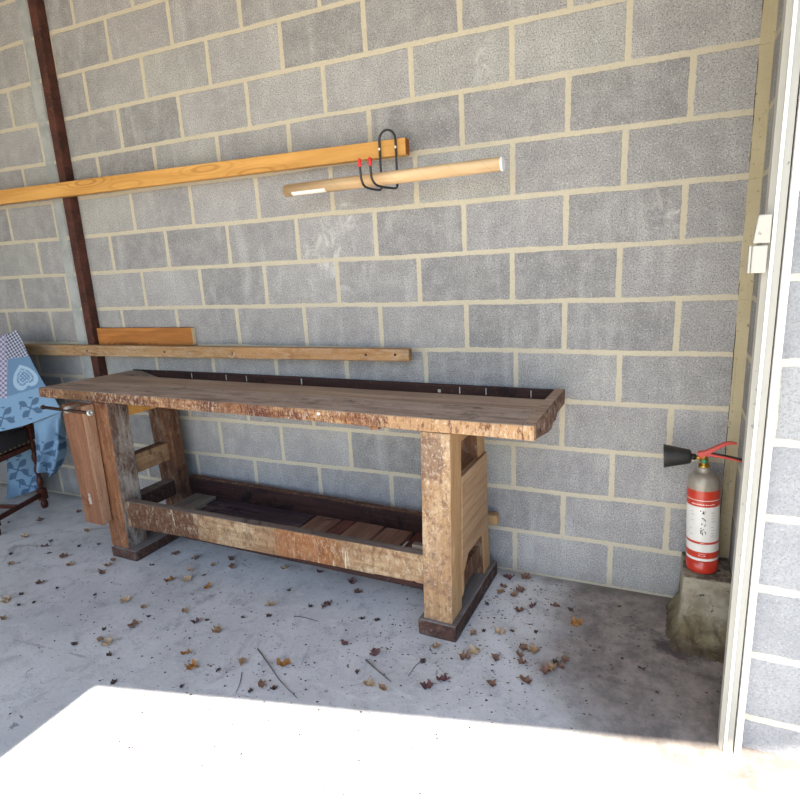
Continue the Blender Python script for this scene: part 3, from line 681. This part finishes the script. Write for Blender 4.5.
for sy in (-1,1):
    bm=bmesh.new(); box(bm,-hx+.023,hx-.023,sy*hy-.012,sy*hy+.012,.44,.475,.003); link('seat_rail',bm,W['chair'],ch)
bm=bmesh.new(); box(bm,-hx+.013,hx-.013,-.010,.010,.09,.115,.004); link('stretcher',bm,W['chair'],ch)
bm=bmesh.new(); box(bm,-hx-.013,hx+.013,-hy-.02,hy-.026,.476,.598,.022,4); se=link('seat',bm,W['leather'],ch,True)
W['stud']=mat_plain('brass_stud','#a98f55',.35,.8)
for i in range(10):
    bm=bmesh.new(); bmesh.ops.create_uvsphere(bm,u_segments=8,v_segments=6,radius=.0065,matrix=Matrix.Translation((hx+.0135,hy-.045-i*.04,.494))@Matrix.Diagonal((.6,1,1,1))); link('stud',bm,W['stud'],se,True)
for sx in (-1,1):
    bm=bmesh.new(); hexa(bm,[(sx*hx-.02,hy-.02,.60),(sx*hx+.02,hy-.02,.60),(sx*hx+.02,hy+.02,.60),(sx*hx-.02,hy+.02,.60),(sx*hx-.016,hy+.005,1.02),(sx*hx+.016,hy+.005,1.02),(sx*hx+.016,hy+.035,1.02),(sx*hx-.016,hy+.035,1.02)],.004); link('back_post',bm,W['chair'],ch)
bm=bmesh.new(); hexa(bm,[(-hx+.016,hy-.008,.80),(hx-.016,hy-.008,.80),(hx-.016,hy+.010,.80),(-hx+.016,hy+.010,.80),(-hx+.016,hy+.012,1.0),(hx-.016,hy+.012,1.0),(hx-.016,hy+.028,1.0),(-hx+.016,hy+.028,1.0)],.006); link('back_panel',bm,W['leather'],ch)

# ---------------------------------------------------------------- blue patterned cloth
b=NB('woven_blue_cloth'); at=b.n.new('ShaderNodeAttribute'); at.attribute_name='weave'
c=b.mix(b.ramp(b.noise(160,2),.45,.7,0,.12),at.outputs['Color'],'#2c4258'); W['cloth']=b.done(c,.9,b.bump(b.noise(220,2),.2,.001),spec=.2)
BL1=(.125,.215,.33); BL2=(.19,.31,.44); DK=(.075,.13,.21); LT=(.31,.43,.54); WH=(.44,.46,.52); NV=(.035,.035,.09); PU=(.16,.12,.24)
def mixc(a,b_,t): t=max(0,min(1,t)); return tuple(a[i]*(1-t)+b_[i]*t for i in range(3))
def heart(x,y):
    x,y=x,-y+.1; return (x*x+y*y-.62)**3-x*x*y**3
def pattern(u,v):
    """u to the right, v down, centimetre-like units on the cloth"""
    if v<357-(u-24)*.12 and u>6:
        a=math.sin(u*1.5+v*.35); c_=math.sin(v*1.5-u*.35); return mixc(NV,WH,(a*c_*1.4+.5))
    if u<8-(v-350)*.02 and v<398:
        a=math.sin(u*1.3)*math.sin(v*1.3); return mixc(PU,WH,.5+1.1*a)
    c_=BL1 if v<393-(u-20)*.28 else BL2
    if v<393-(u-20)*.28:
        X=(u-24)/14.; Y=-(v-376)/14.; r=R(-22); X,Y=X*math.cos(r)-Y*math.sin(r),X*math.sin(r)+Y*math.cos(r)
        h=heart(X,Y); h2=heart(X*1.45,Y*1.45); 
        if h<0 and h2>0.0: c_=LT
        elif h2<=0:
            c_=BL1
            if heart(X*2.3,Y*2.3)>0 and heart(X*1.9,Y*1.9)<0: c_=LT
            elif math.sin(u*1.6)*math.sin(v*1.6)>.45: c_=LT
        if u>37 and v<372: c_=mixc(c_,LT,.0)
    else:
        def leaf(cx,cy,a,l,w):
            X=(u-cx)*math.cos(a)+(v-cy)*math.sin(a); Y=-(u-cx)*math.sin(a)+(v-cy)*math.cos(a)
            return (abs(X)<l and abs(Y)<w*(1-(X/l)**2))
        for mx,my,sc in ((31,408,1.),(3,418,1.),(66,440,1.),(44,452,1.),(18,470,1.),(30,486,1.),(10,452,1),(56,470,1),(-18,425,1)):
            if any(leaf(mx+dx*sc,my+dy*sc,a,5.0*sc,3.0*sc) for dx,dy,a in ((-8,-4,R(20)),(5,-7,R(-50)),(7.5,2,R(25)),(-5,6,R(-50)))): c_=DK
            if abs(u-mx+.3*(v-my))<.7 and abs(v-my)<9: c_=DK
            if abs(v-my-.35*(u-mx))<.7 and abs(u-mx)<5: c_=DK
            if abs(math.hypot(u-mx,v-my)-10.5)<.7 and abs(math.sin(2*math.atan2(v-my,u-mx)))<.35: c_=DK
    return c_
def sheet(net,nu,nv,uv,fold=.006,seed=0,close=True,th=.004):
    """net rows of 3D points, uv = matching rows of pattern coordinates"""
    rows=len(net); cols=len(net[0])
    def cr(a,b_,c_,d,t): return .5*((2*b_)+(c_-a)*t+(2*a-5*b_+4*c_-d)*t*t+(3*b_-a-3*c_+d)*t**3)
    def samp(G,s,t):
        x=s*(cols-1); i=min(int(x),cols-2); fx=x-i; y=t*(rows-1); j=min(int(y),rows-2); fy=y-j
        def g(jj,ii):
            jj=max(0,min(rows-1,jj)); ii=max(0,min(cols-1,ii)); return Vector(G[jj][ii])
        r=[cr(g(j+k,i-1),g(j+k,i),g(j+k,i+1),g(j+k,i+2),fx) for k in (-1,0,1,2)]
        return cr(*r,fy)
    bm=bmesh.new(); cl=bm.loops.layers.float_color.new('weave'); V=[];C_=[]
    for j in range(nv+1):
        r=[];rc=[]
        for i in range(nu+1):
            s,t=i/nu,j/nv; p=samp(net,s,t); q=samp([[(a[0],a[1],0) for a in row] for row in uv],s,t)
            p+=Vector((.5,-1,0))*fold*(math.sin(s*13+t*4+seed)+.6*mn.noise(Vector((s*6,t*3,seed))))*min(1,t*2)
            r.append(bm.verts.new(p)); rc.append(pattern(q[0],q[1]))
        V.append(r); C_.append(rc)
    for j in range(nv):
        for i in range(nu):
            f=bm.faces.new((V[j][i],V[j][i+1],V[j+1][i+1],V[j+1][i])); f.smooth=True
            for lp,cc in zip(f.loops,(C_[j][i],C_[j][i+1],C_[j+1][i+1],C_[j+1][i])): lp[cl]=(*cc,1)
    return bm
CLOTH={'main': {'name': 'front_drape', 'net': [[(-3.695, -0.3, 1.119), (-3.42, -0.27, 1.185), (-3.244, -0.25, 1.222), (-3.151, -0.24, 1.247)], [(-3.66, -0.35, 0.979), (-3.377, -0.33, 1.024), (-3.175, -0.31, 1.052), (-3.03, -0.27, 1.08)], [(-3.626, -0.4, 0.834), (-3.351, -0.38, 0.863), (-3.105, -0.35, 0.893), (-2.93, -0.28, 0.918)], [(-3.61, -0.44, 0.687), (-3.332, -0.42, 0.727), (-3.095, -0.37, 0.768), (-2.855, -0.28, 0.818)], [(-3.634, -0.47, 0.542), (-3.326, -0.45, 0.601), (-3.076, -0.38, 0.653), (-2.822, -0.28, 0.735)]], 'uv': [[(-40, 350), (-12, 340), (7, 334), (17, 330)], [(-40, 372), (-12, 366), (10, 362), (30, 357)], [(-40, 395), (-12, 392), (16, 388), (44, 383)], [(-40, 418), (-12, 414), (18, 408), (55, 399)], [(-42, 440), (-12, 434), (22, 426), (61, 412)]], 'nu': 170, 'nv': 150, 'fold': 0.004, 'seed': 0}, 'back': {'name': 'rear_drape', 'net': [[(-3.695, -0.3, 1.119), (-3.42, -0.27, 1.185), (-3.244, -0.25, 1.222), (-3.151, -0.24, 1.247)], [(-3.745, -0.26, 1.069), (-3.47, -0.23, 1.135), (-3.294, -0.21, 1.172), (-3.201, -0.2, 1.197)], [(-3.795, -0.22, 1.019), (-3.52, -0.19, 1.085), (-3.344, -0.17, 1.122), (-3.251, -0.16, 1.147)], [(-3.815, -0.21, 0.669), (-3.54, -0.18, 0.735), (-3.364, -0.16, 0.772), (-3.271, -0.15, 0.797)]], 'uv': [[(-40, 330), (-12, 330), (7, 330), (17, 330)], [(-40, 350), (-12, 350), (7, 350), (17, 350)], [(-40, 370), (-12, 370), (7, 370), (17, 370)], [(-40, 390), (-12, 390), (7, 390), (17, 390)]], 'nu': 30, 'nv': 30, 'fold': 0.002, 'seed': 1}, 'tail': {'name': 'hanging_tail', 'net': [[(-3.028, -0.33, 0.669), (-2.954, -0.31, 0.688), (-2.88, -0.29, 0.714), (-2.836, -0.27, 0.731)], [(-3.033, -0.34, 0.571), (-2.98, -0.3, 0.583), (-2.913, -0.27, 0.593), (-2.924, -0.22, 0.591)], [(-3.071, -0.34, 0.445), (-3.026, -0.29, 0.44), (-2.942, -0.27, 0.455), (-2.961, -0.21, 0.433)], [(-3.095, -0.34, 0.332), (-3.086, -0.29, 0.301), (-3.039, -0.27, 0.285), (-2.986, -0.22, 0.364)]], 'uv': [[(34, 422), (44, 419), (54, 415), (61, 412)], [(35, 437), (46, 434), (57, 432), (63, 430)], [(35, 455), (47, 454), (58, 452), (65, 452)], [(36, 471), (45, 473), (53, 475), (63, 462)]], 'nu': 60, 'nv': 90, 'fold': 0.018, 'seed': 2}, 'inner': {'name': 'lower_drape', 'net': [[(-3.612, -0.2, 0.37), (-3.51, -0.19, 0.391), (-3.415, -0.17, 0.408), (-3.344, -0.15, 0.422)], [(-3.647, -0.2, 0.23), (-3.56, -0.18, 0.248), (-3.43, -0.18, 0.276), (-3.363, -0.15, 0.287)], [(-3.686, -0.2, 0.11), (-3.567, -0.19, 0.144), (-3.478, -0.17, 0.169), (-3.38, -0.15, 0.195)], [(-3.724, -0.2, -0.004), (-3.62, -0.18, 0.025), (-3.496, -0.18, 0.063), (-3.41, -0.15, 0.093)]], 'uv': [[(6, 452), (16, 450), (27, 448), (36, 446)], [(7, 470), (17, 468), (28, 466), (38, 464)], [(7, 485), (18, 482), (28, 479), (39, 476)], [(7, 499), (18, 496), (28, 493), (39, 489)]], 'nu': 70, 'nv': 90, 'fold': 0.006, 'seed': 3}}
ct_=empty('tablecloth',(-3.2,-.3,.56)); tag(ct_,'blue and white patterned cloth with hearts and leaves draped over the chair at left','tablecloth')
def mkcloth(name,net,uv,nu,nv,fold,seed):
    bm=sheet([[tuple(Vector(p)-Vector((-3.2,-.3,.56))) for p in r] for r in net],nu,nv,uv,fold,seed)
    me=bpy.data.meshes.new(name); bm.to_mesh(me); bm.free(); me.materials.append(W['cloth'])
    o=bpy.data.objects.new(name,me); COL.objects.link(o); o.parent=ct_
    s=o.modifiers.new('thickness','SOLIDIFY'); s.thickness=.003; s.offset=0
    return o
for nm,d in CLOTH.items(): mkcloth(d['name'],d['net'],d['uv'],d['nu'],d['nv'],d['fold'],d['seed'])

# ---------------------------------------------------------------- fallen leaves
def leafmat(name,c1,c2):
    b=NB(name); n=b.noise(60,4,.6); c=b.mix(b.ramp(n,.35,.65),c1,c2); return b.done(c,.8,b.bump(n,.3,.001),spec=.2)
LM={'tan':leafmat('tan_leaf','#a38564','#7d6149'),'brown':leafmat('brown_leaf','#6a5042','#806250'),'dark':leafmat('dark_leaf','#3f3430','#55463e'),
    'pale':leafmat('pale_leaf','#bca483','#9c8466'),'orange':leafmat('orange_leaf','#b08049','#84592f'),'purple':leafmat('purple_brown_leaf','#5d4244','#73534f')}
def leafmesh(seed,col):
    rnd=random.Random(seed); bm=bmesh.new(); L=1.0; n=17
    # lobed oak-leaf outline around a midrib
    mid=[];lf=[];rt=[]
    curl=rnd.uniform(.15,.55); roll=rnd.uniform(.3,.9); bend=rnd.uniform(-.3,.3)
    for i in range(n):
        t=i/(n-1); w=(.08+.42*math.sin(math.pi*min(1,t*1.02))**.8)*(.80+.24*math.cos(t*math.pi*6+.5)) if 0<i<n-1 else .02
        y=bend*math.sin(t*math.pi)*.5
        z=curl*((t-.5)**2)*1.9+.05*math.sin(t*9+seed)
        def pt(sgn,ww):
            wz=roll*ww*ww*1.9*(1 if sgn>0 else .5)+.07*math.sin(t*13+sgn*2+seed); return (t-.5,y+sgn*ww,z+wz+.02)
        mid.append(bm.verts.new((t-.5,y,z+.01)))
        lf.append([bm.verts.new(pt(1,w*.5)),bm.verts.new(pt(1,w*rnd.uniform(.85,1.1)))])
        rt.append([bm.verts.new(pt(-1,w*.5)),bm.verts.new(pt(-1,w*rnd.uniform(.85,1.1)))])
    for i in range(n-1):
        for a,b_,c_,d in ((mid[i],mid[i+1],lf[i+1][0],lf[i][0]),(lf[i][0],lf[i+1][0],lf[i+1][1],lf[i][1]),(mid[i+1],mid[i],rt[i][0],rt[i+1][0]),(rt[i+1][0],rt[i][0],rt[i][1],rt[i+1][1])):
            f=bm.faces.new((a,b_,c_,d)); f.smooth=True
    tube(bm,[(-.5,0,curl*.4+.012),(-.62,.03,curl*.4+.03),(-.74,.05,curl*.3+.05)],[.016,.013,.01],5)
    zmin=min(v.co.z for v in bm.verts)
    for v in bm.verts: v.co.z-=zmin
    me=bpy.data.meshes.new('oak_leaf'); bmesh.ops.recalc_face_normals(bm,faces=bm.faces); bm.to_mesh(me); bm.free(); me.materials.append(LM[col]); return me
LMESH={c:[leafmesh(i*7+k,c) for k in range(3)] for i,c in enumerate(LM)}
LEAVES=[
(-3.089, -0.384, 0.055, 'brown', 'A', None),
(-3.27, -0.475, 0.03, 'dark', 'A', None),
(-2.936, -0.589, 0.06, 'pale', 'A', None),
(-2.69, -0.63, 0.055, 'purple', 'A', None),
(-2.717, -0.572, 0.03, 'dark', 'A', None),
(-2.58, -0.683, 0.03, 'dark', 'A', None),
(-2.794, -0.768, 0.03, 'dark', 'A', None),
(-2.666, -0.845, 0.05, 'tan', 'A', None),
(-2.446, -0.687, 0.055, 'brown', 'A', None),
(-2.325, -0.74, 0.05, 'tan', 'A', None),
(-2.484, -0.561, 0.03, 'dark', 'A', None),
(-2.387, -0.502, 0.03, 'dark', 'B', None),
(-2.607, -0.409, 0.05, 'tan', 'A', None),
(-2.943, -0.206, 0.055, 'brown', 'A', None),
(-2.129, -0.615, 0.05, 'tan', 'B', None),
(-2.103, -0.675, 0.05, 'tan', 'B', None),
(-2.07, -0.742, 0.055, 'brown', 'B', None),
(-2.305, -0.929, 0.055, 'brown', 'A', None),
(-2.168, -0.932, 0.03, 'dark', 'A', None),
(-2.293, -1.035, 0.03, 'dark', 'A', None),
(-2.318, -1.11, 0.06, 'pale', 'A', None),
(-2.206, -1.107, 0.03, 'dark', 'A', None),
(-2.158, -1.063, 0.03, 'dark', 'A', None),
(-2.157, -1.212, 0.05, 'tan', 'A', None),
(-1.914, -0.911, 0.03, 'dark', 'B', None),
(-1.724, -0.899, 0.06, 'pale', 'B', 'pale yellow leaf on the open floor just below the left foot'),
(-1.585, -0.904, 0.05, 'tan', 'B', None),
(-1.513, -1.028, 0.055, 'brown', 'D', 'round reddish brown leaf alone on the floor below the left foot'),
(-1.622, -1.099, 0.03, 'dark', 'D', None),
(-1.651, -1.223, 0.03, 'dark', 'A', None),
(-1.569, -1.164, 0.05, 'tan', 'D', None),
(-1.518, -1.174, 0.06, 'pale', 'D', None),
(-1.131, -1.102, 0.06, 'orange', 'D', 'orange-brown leaf on the open floor, the upper of a close pair'),
(-1.051, -1.158, 0.06, 'orange', 'D', 'larger orange-brown leaf nearest the sunlit strip, the lower of a close pair'),
(-1.362, -0.867, 0.05, 'tan', 'D', None),
(-1.502, -0.951, 0.03, 'dark', 'D', None),
(-1.645, -0.679, 0.06, 'orange', 'C', 'bright orange-brown leaf in the cluster right of the left foot'),
(-1.571, -0.643, 0.06, 'pale', 'C', None),
(-1.621, -0.554, 0.06, 'pale', 'C', None),
(-1.842, -0.445, 0.055, 'brown', 'C', None),
(-1.687, -0.453, 0.055, 'brown', 'C', None),
(-1.871, -0.585, 0.03, 'dark', 'B', None),
(-1.28, -1.336, 0.03, 'dark', 'D', None),
(-1.254, -0.911, 0.055, 'purple', 'D', None),
(-1.441, -1.223, 0.03, 'dark', 'D', None),
(-1.004, -1.256, 0.03, 'dark', 'D', None),
(-1.491, -0.386, 0.055, 'brown', 'C', None),
(-1.537, -0.47, 0.05, 'tan', 'C', None),
(-1.422, -0.453, 0.055, 'brown', 'C', None),
(-1.515, -0.571, 0.03, 'dark', 'C', None),
(-1.416, -0.659, 0.06, 'orange', 'C', None),
(-1.145, -0.369, 0.06, 'pale', 'C', None),
(-0.944, -0.342, 0.055, 'purple', 'C', None),
(-1.0, -0.542, 0.03, 'dark', 'C', None),
(-0.738, -0.372, 0.055, 'purple', 'D', None),
(-0.666, -0.443, 0.055, 'brown', 'D', None),
(-1.011, -0.682, 0.06, 'pale', 'D', 'pale leaf on the floor in front of the middle of the bench'),
(-0.962, -0.757, 0.03, 'dark', 'D', None),
(-1.072, -0.805, 0.03, 'dark', 'D', None),
(-1.216, -0.881, 0.03, 'dark', 'D', None),
(-1.119, -0.932, 0.05, 'tan', 'D', None),
(-0.869, -1.064, 0.05, 'tan', 'D', 'tan leaf alone on the floor right of the close pair of orange leaves'),
(-0.702, -1.009, 0.06, 'orange', 'D', 'orange leaf on the open floor beside a long twig'),
(-0.933, -1.133, 0.03, 'dark', 'D', None),
(-0.753, -0.607, 0.055, 'brown', 'D', None),
(-0.753, -0.581, 0.055, 'purple', 'D', None),
(-0.708, -1.145, 0.055, 'brown', 'D', None),
(-0.658, -1.137, 0.03, 'dark', 'D', None),
(-0.82, -0.623, 0.03, 'dark', 'D', None),
(-0.735, -1.183, 0.03, 'dark', 'D', None),
(-0.549, -0.625, 0.03, 'dark', 'D', None),
(-0.327, -0.99, 0.06, 'pale', 'D', 'pinkish pale leaf flat on the floor left of the right bench foot'),
(-0.263, -1.0, 0.05, 'tan', 'D', None),
(-0.393, -0.823, 0.055, 'purple', 'D', None),
(-0.531, -0.813, 0.055, 'purple', 'D', None),
(-0.401, -0.947, 0.03, 'dark', 'D', None),
(-0.183, -0.798, 0.03, 'dark', 'D', None),
(-0.163, -0.705, 0.05, 'tan', 'D', 'small tan leaf touching the front of the right bench foot'),
(-0.073, -0.866, 0.055, 'purple', 'D', None),
(-0.117, -0.922, 0.055, 'purple', 'D', None),
(-0.478, -0.615, 0.03, 'dark', 'D', None),
(-0.022, -0.161, 0.055, 'brown', 'E', None),
(-0.016, -0.223, 0.05, 'tan', 'E', 'broad tan leaf lying against the rear right bench foot'),
(0.047, -0.228, 0.05, 'tan', 'E', None),
(0.064, -0.044, 0.055, 'brown', 'E', None),
(0.062, -0.168, 0.055, 'brown', 'E', None),
(-0.013, -0.081, 0.055, 'purple', 'E', None),
(-0.053, -0.332, 0.03, 'dark', 'E', None),
(0.096, -0.337, 0.055, 'brown', 'E', None),
(0.142, -0.28, 0.055, 'purple', 'E', 'purplish brown curled leaf right of the bench, below the wall'),
(0.239, -0.245, 0.055, 'brown', 'E', None),
(0.31, -0.253, 0.03, 'dark', 'E', None),
(0.349, -0.348, 0.06, 'orange', 'E', 'single bright orange-tan leaf on the floor well right of the bench, near the wall'),
(0.055, -0.513, 0.06, 'pale', 'E', 'pale oak leaf lying flat on the floor right of the right bench foot'),
(-0.048, -0.565, 0.05, 'tan', 'E', None),
(-0.006, -0.674, 0.06, 'pale', 'E', None),
(-0.034, -0.717, 0.055, 'brown', 'E', None),
(0.081, -0.687, 0.055, 'brown', 'E', None),
(0.173, -0.582, 0.055, 'brown', 'E', None),
(0.215, -0.593, 0.05, 'tan', 'E', None),
(0.184, -0.668, 0.055, 'brown', 'E', None),
(0.301, -0.674, 0.05, 'tan', 'E', None),
(0.338, -0.599, 0.055, 'brown', 'E', None),
(0.304, -0.624, 0.03, 'dark', 'E', None),
(0.218, -0.769, 0.055, 'brown', 'E', None),
(0.104, -0.829, 0.055, 'brown', 'E', None),
(-0.01, -0.53, 0.03, 'dark', 'E', None),
(0.101, -0.489, 0.03, 'dark', 'E', None),
(0.197, -0.462, 0.03, 'dark', 'E', None),
(0.164, -0.631, 0.055, 'brown', 'E', None),
(0.277, -0.688, 0.055, 'brown', 'E', None),
(0.326, -0.646, 0.055, 'brown', 'E', None),
(0.504, -0.151, 0.018, 'dark', 'F', None),
(0.435, -0.499, 0.018, 'dark', 'F', None),
(0.542, -0.511, 0.018, 'dark', 'F', None),
(0.619, -0.549, 0.018, 'dark', 'F', None),
(0.608, -0.541, 0.018, 'dark', 'F', None),
(0.67, -0.66, 0.018, 'dark', 'F', None)]
rnd=random.Random(5)
ZONES={'A':('dry curled oak leaf lying on the open floor left of the bench','leaves on the open floor at left'),
 'B':('dry brown leaf on the floor beside the left foot of the bench','leaves by the left foot of the bench'),
 'C':('crumpled brown leaf on the floor below the lower shelf of the bench','leaves under the bench shelf'),
 'D':('dry leaf on the pale floor in front of the bench','leaves on the floor in front of the bench'),
 'E':('withered oak leaf on the floor right of the right bench foot','leaves right of the bench'),
 'F':('small dark leaf scrap on the brown stained floor near the plinth','leaf scraps near the plinth')}
for i,(x,y,s,colr,zn,lab) in enumerate(LEAVES):
    me=rnd.choice(LMESH[colr]); o=bpy.data.objects.new('oak_leaf',me); COL.objects.link(o)
    o.location=(x,y,.0006); o.rotation_euler=(0,0,rnd.uniform(0,6.28)); q=s*rnd.uniform(.75,1.05); o.scale=(q,q*rnd.uniform(.7,1.05),q*rnd.uniform(.8,1.4))
    if lab: tag(o,lab,'leaf')
    else: tag(o,ZONES[zn][0],'leaf',ZONES[zn][1])
# twigs
TW=[([(-0.862, -0.97), (-0.748, -1.04), (-0.694, -1.075), (-0.638, -1.107), (-0.545, -1.151)], 0.005, 'long thin dark twig lying on the floor in front of the bench, left one'), ([(-0.851, -0.719), (-0.807, -0.711), (-0.725, -0.714)], 0.004, 'short twig with a thick end on the floor in front of the bench middle'), ([(-0.4, -0.873), (-0.326, -0.914), (-0.253, -0.951)], 0.006, 'thick dark twig on the floor left of the right bench foot'), ([(-0.184, -0.786), (-0.2, -0.83), (-0.205, -0.898)], 0.003, 'thin twig pointing at the right bench foot'), ([(-0.833, -1.109), (-0.8, -1.162), (-0.779, -1.212)], 0.003, 'short thin twig beside the sunlit strip of floor')]
W['twig']=mat_plain('dry_twig','#6b625e',.9,var=.3)
for (pts,r,lab) in TW:
    P=[Vector((x,y,r)) for x,y in pts]; c0=P[len(P)//2].copy(); c0.z=0
    Q=smoothpath([tuple(p-c0) for p in P],4)
    r*=.6
    bm=bmesh.new(); tube(bm,Q,[max(.4*r,r*(1-.6*i/len(Q))) for i in range(len(Q))],6)
    o=link('twig',bm,W['twig']); o.location=c0; tag(o,lab,'twig')
# crumbs of leaf litter nobody could count
bm=bmesh.new(); rnd=random.Random(11)
def crumb(x,y,s):
    a=rnd.uniform(0,6.28); k=rnd.uniform(.3,1)
    p=[Vector((x+s*math.cos(a+i*2.1)*(1 if i else 1.3),y+s*k*math.sin(a+i*2.1),.0009+rnd.uniform(0,s*.35))) for i in range(3)]
    v=[bm.verts.new(q) for q in p]+[bm.verts.new(Vector((x,y,.0009+s*.4)))]
    for t in ((0,1,3),(1,2,3),(2,0,3),(2,1,0)): bm.faces.new([v[i] for i in t])
CL=[(-.02,-.42,.30,260),(.20,-.62,.3,160),(-.1,-.75,.25,120),(.12,-.2,.2,120),(.35,-.15,.3,70),(-.9,-.95,.5,220),(-.45,-1.0,.45,220),(-1.9,-.9,.6,160),(-2.6,-.6,.5,110),(-1.6,-.45,.4,120),(.6,-.3,.25,120),(.75,-.45,.2,60),(-1.3,-1.2,.5,140)]
for cx,cy,sp,n in CL:
    for _ in range(n):
        x,y=rnd.gauss(cx,sp),rnd.gauss(cy,sp*.6)
        if y>-.03 or y<-1.6 or x>.9: continue
        if -2.2<x-.03*0<-1.97 and y>-.62 : continue
        if -.29<x<-.08 and y>-.66: continue
        if x>.66 and y>-.45: continue
        crumb(x,y,rnd.choice((.003,.004,.005,.007)))
o=link('leaf_litter',bm,LM['dark']); tag(o,'tiny dark crumbs of leaf litter strewn over the concrete floor','litter',kind='stuff')

# ---------------------------------------------------------------- light
w=bpy.data.worlds.new('sky'); SC.world=w; w.use_nodes=True; nt=w.node_tree; bg=nt.nodes['Background']
sk=nt.nodes.new('ShaderNodeTexSky'); sk.sky_type='NISHITA'; sk.sun_disc=False; sk.sun_elevation=R(42); sk.sun_rotation=R(190); sk.altitude=50; sk.air_density=1.2; sk.dust_density=1.2
mx=nt.nodes.new('ShaderNodeMix'); mx.data_type='RGBA'; mx.blend_type='MULTIPLY'; mx.inputs[0].default_value=1; nt.links.new(sk.outputs[0],mx.inputs[6]); mx.inputs[7].default_value=(.90,.98,1.12,1); nt.links.new(mx.outputs[2],bg.inputs[0]); bg.inputs[1].default_value=.20
S=bpy.data.lights.new('sun','SUN'); S.energy=11; S.angle=R(.6); S.color=(1,.93,.83); so=bpy.data.objects.new('sun',S); COL.objects.link(so)
sv=Vector((.10,-.55,1)).normalized()     # towards the sun
so.rotation_euler=sv.to_track_quat('Z','Y').to_euler(); so.location=(0,-6,8)

# ---------------------------------------------------------------- camera
F,yaw,pitch,roll=585.93,.4333,-.2373,-.0527
cam=bpy.data.cameras.new('camera'); cam.sensor_fit='HORIZONTAL'; cam.sensor_width=36; cam.lens=F*36/800; cam.clip_start=.05; cam.clip_end=200
co=bpy.data.objects.new('camera',cam); COL.objects.link(co); co.location=(.6342,-2.6516,1.5683)
fwd=Vector((-math.sin(yaw)*math.cos(pitch),math.cos(yaw)*math.cos(pitch),math.sin(pitch)))
rt=Vector((math.cos(yaw),math.sin(yaw),0)); up=rt.cross(fwd)
r2=math.cos(roll)*rt+math.sin(roll)*up; u2=-math.sin(roll)*rt+math.cos(roll)*up
Mx=Matrix((r2,u2,-fwd)).transposed(); co.rotation_euler=Mx.to_euler(); SC.camera=co
SC.view_settings.view_transform='Standard'; SC.view_settings.look='None'; SC.view_settings.gamma=1; SC.view_settings.use_curve_mapping=False
SC.view_settings.exposure=0.98
SC.cycles.max_bounces=10; SC.cycles.diffuse_bounces=6
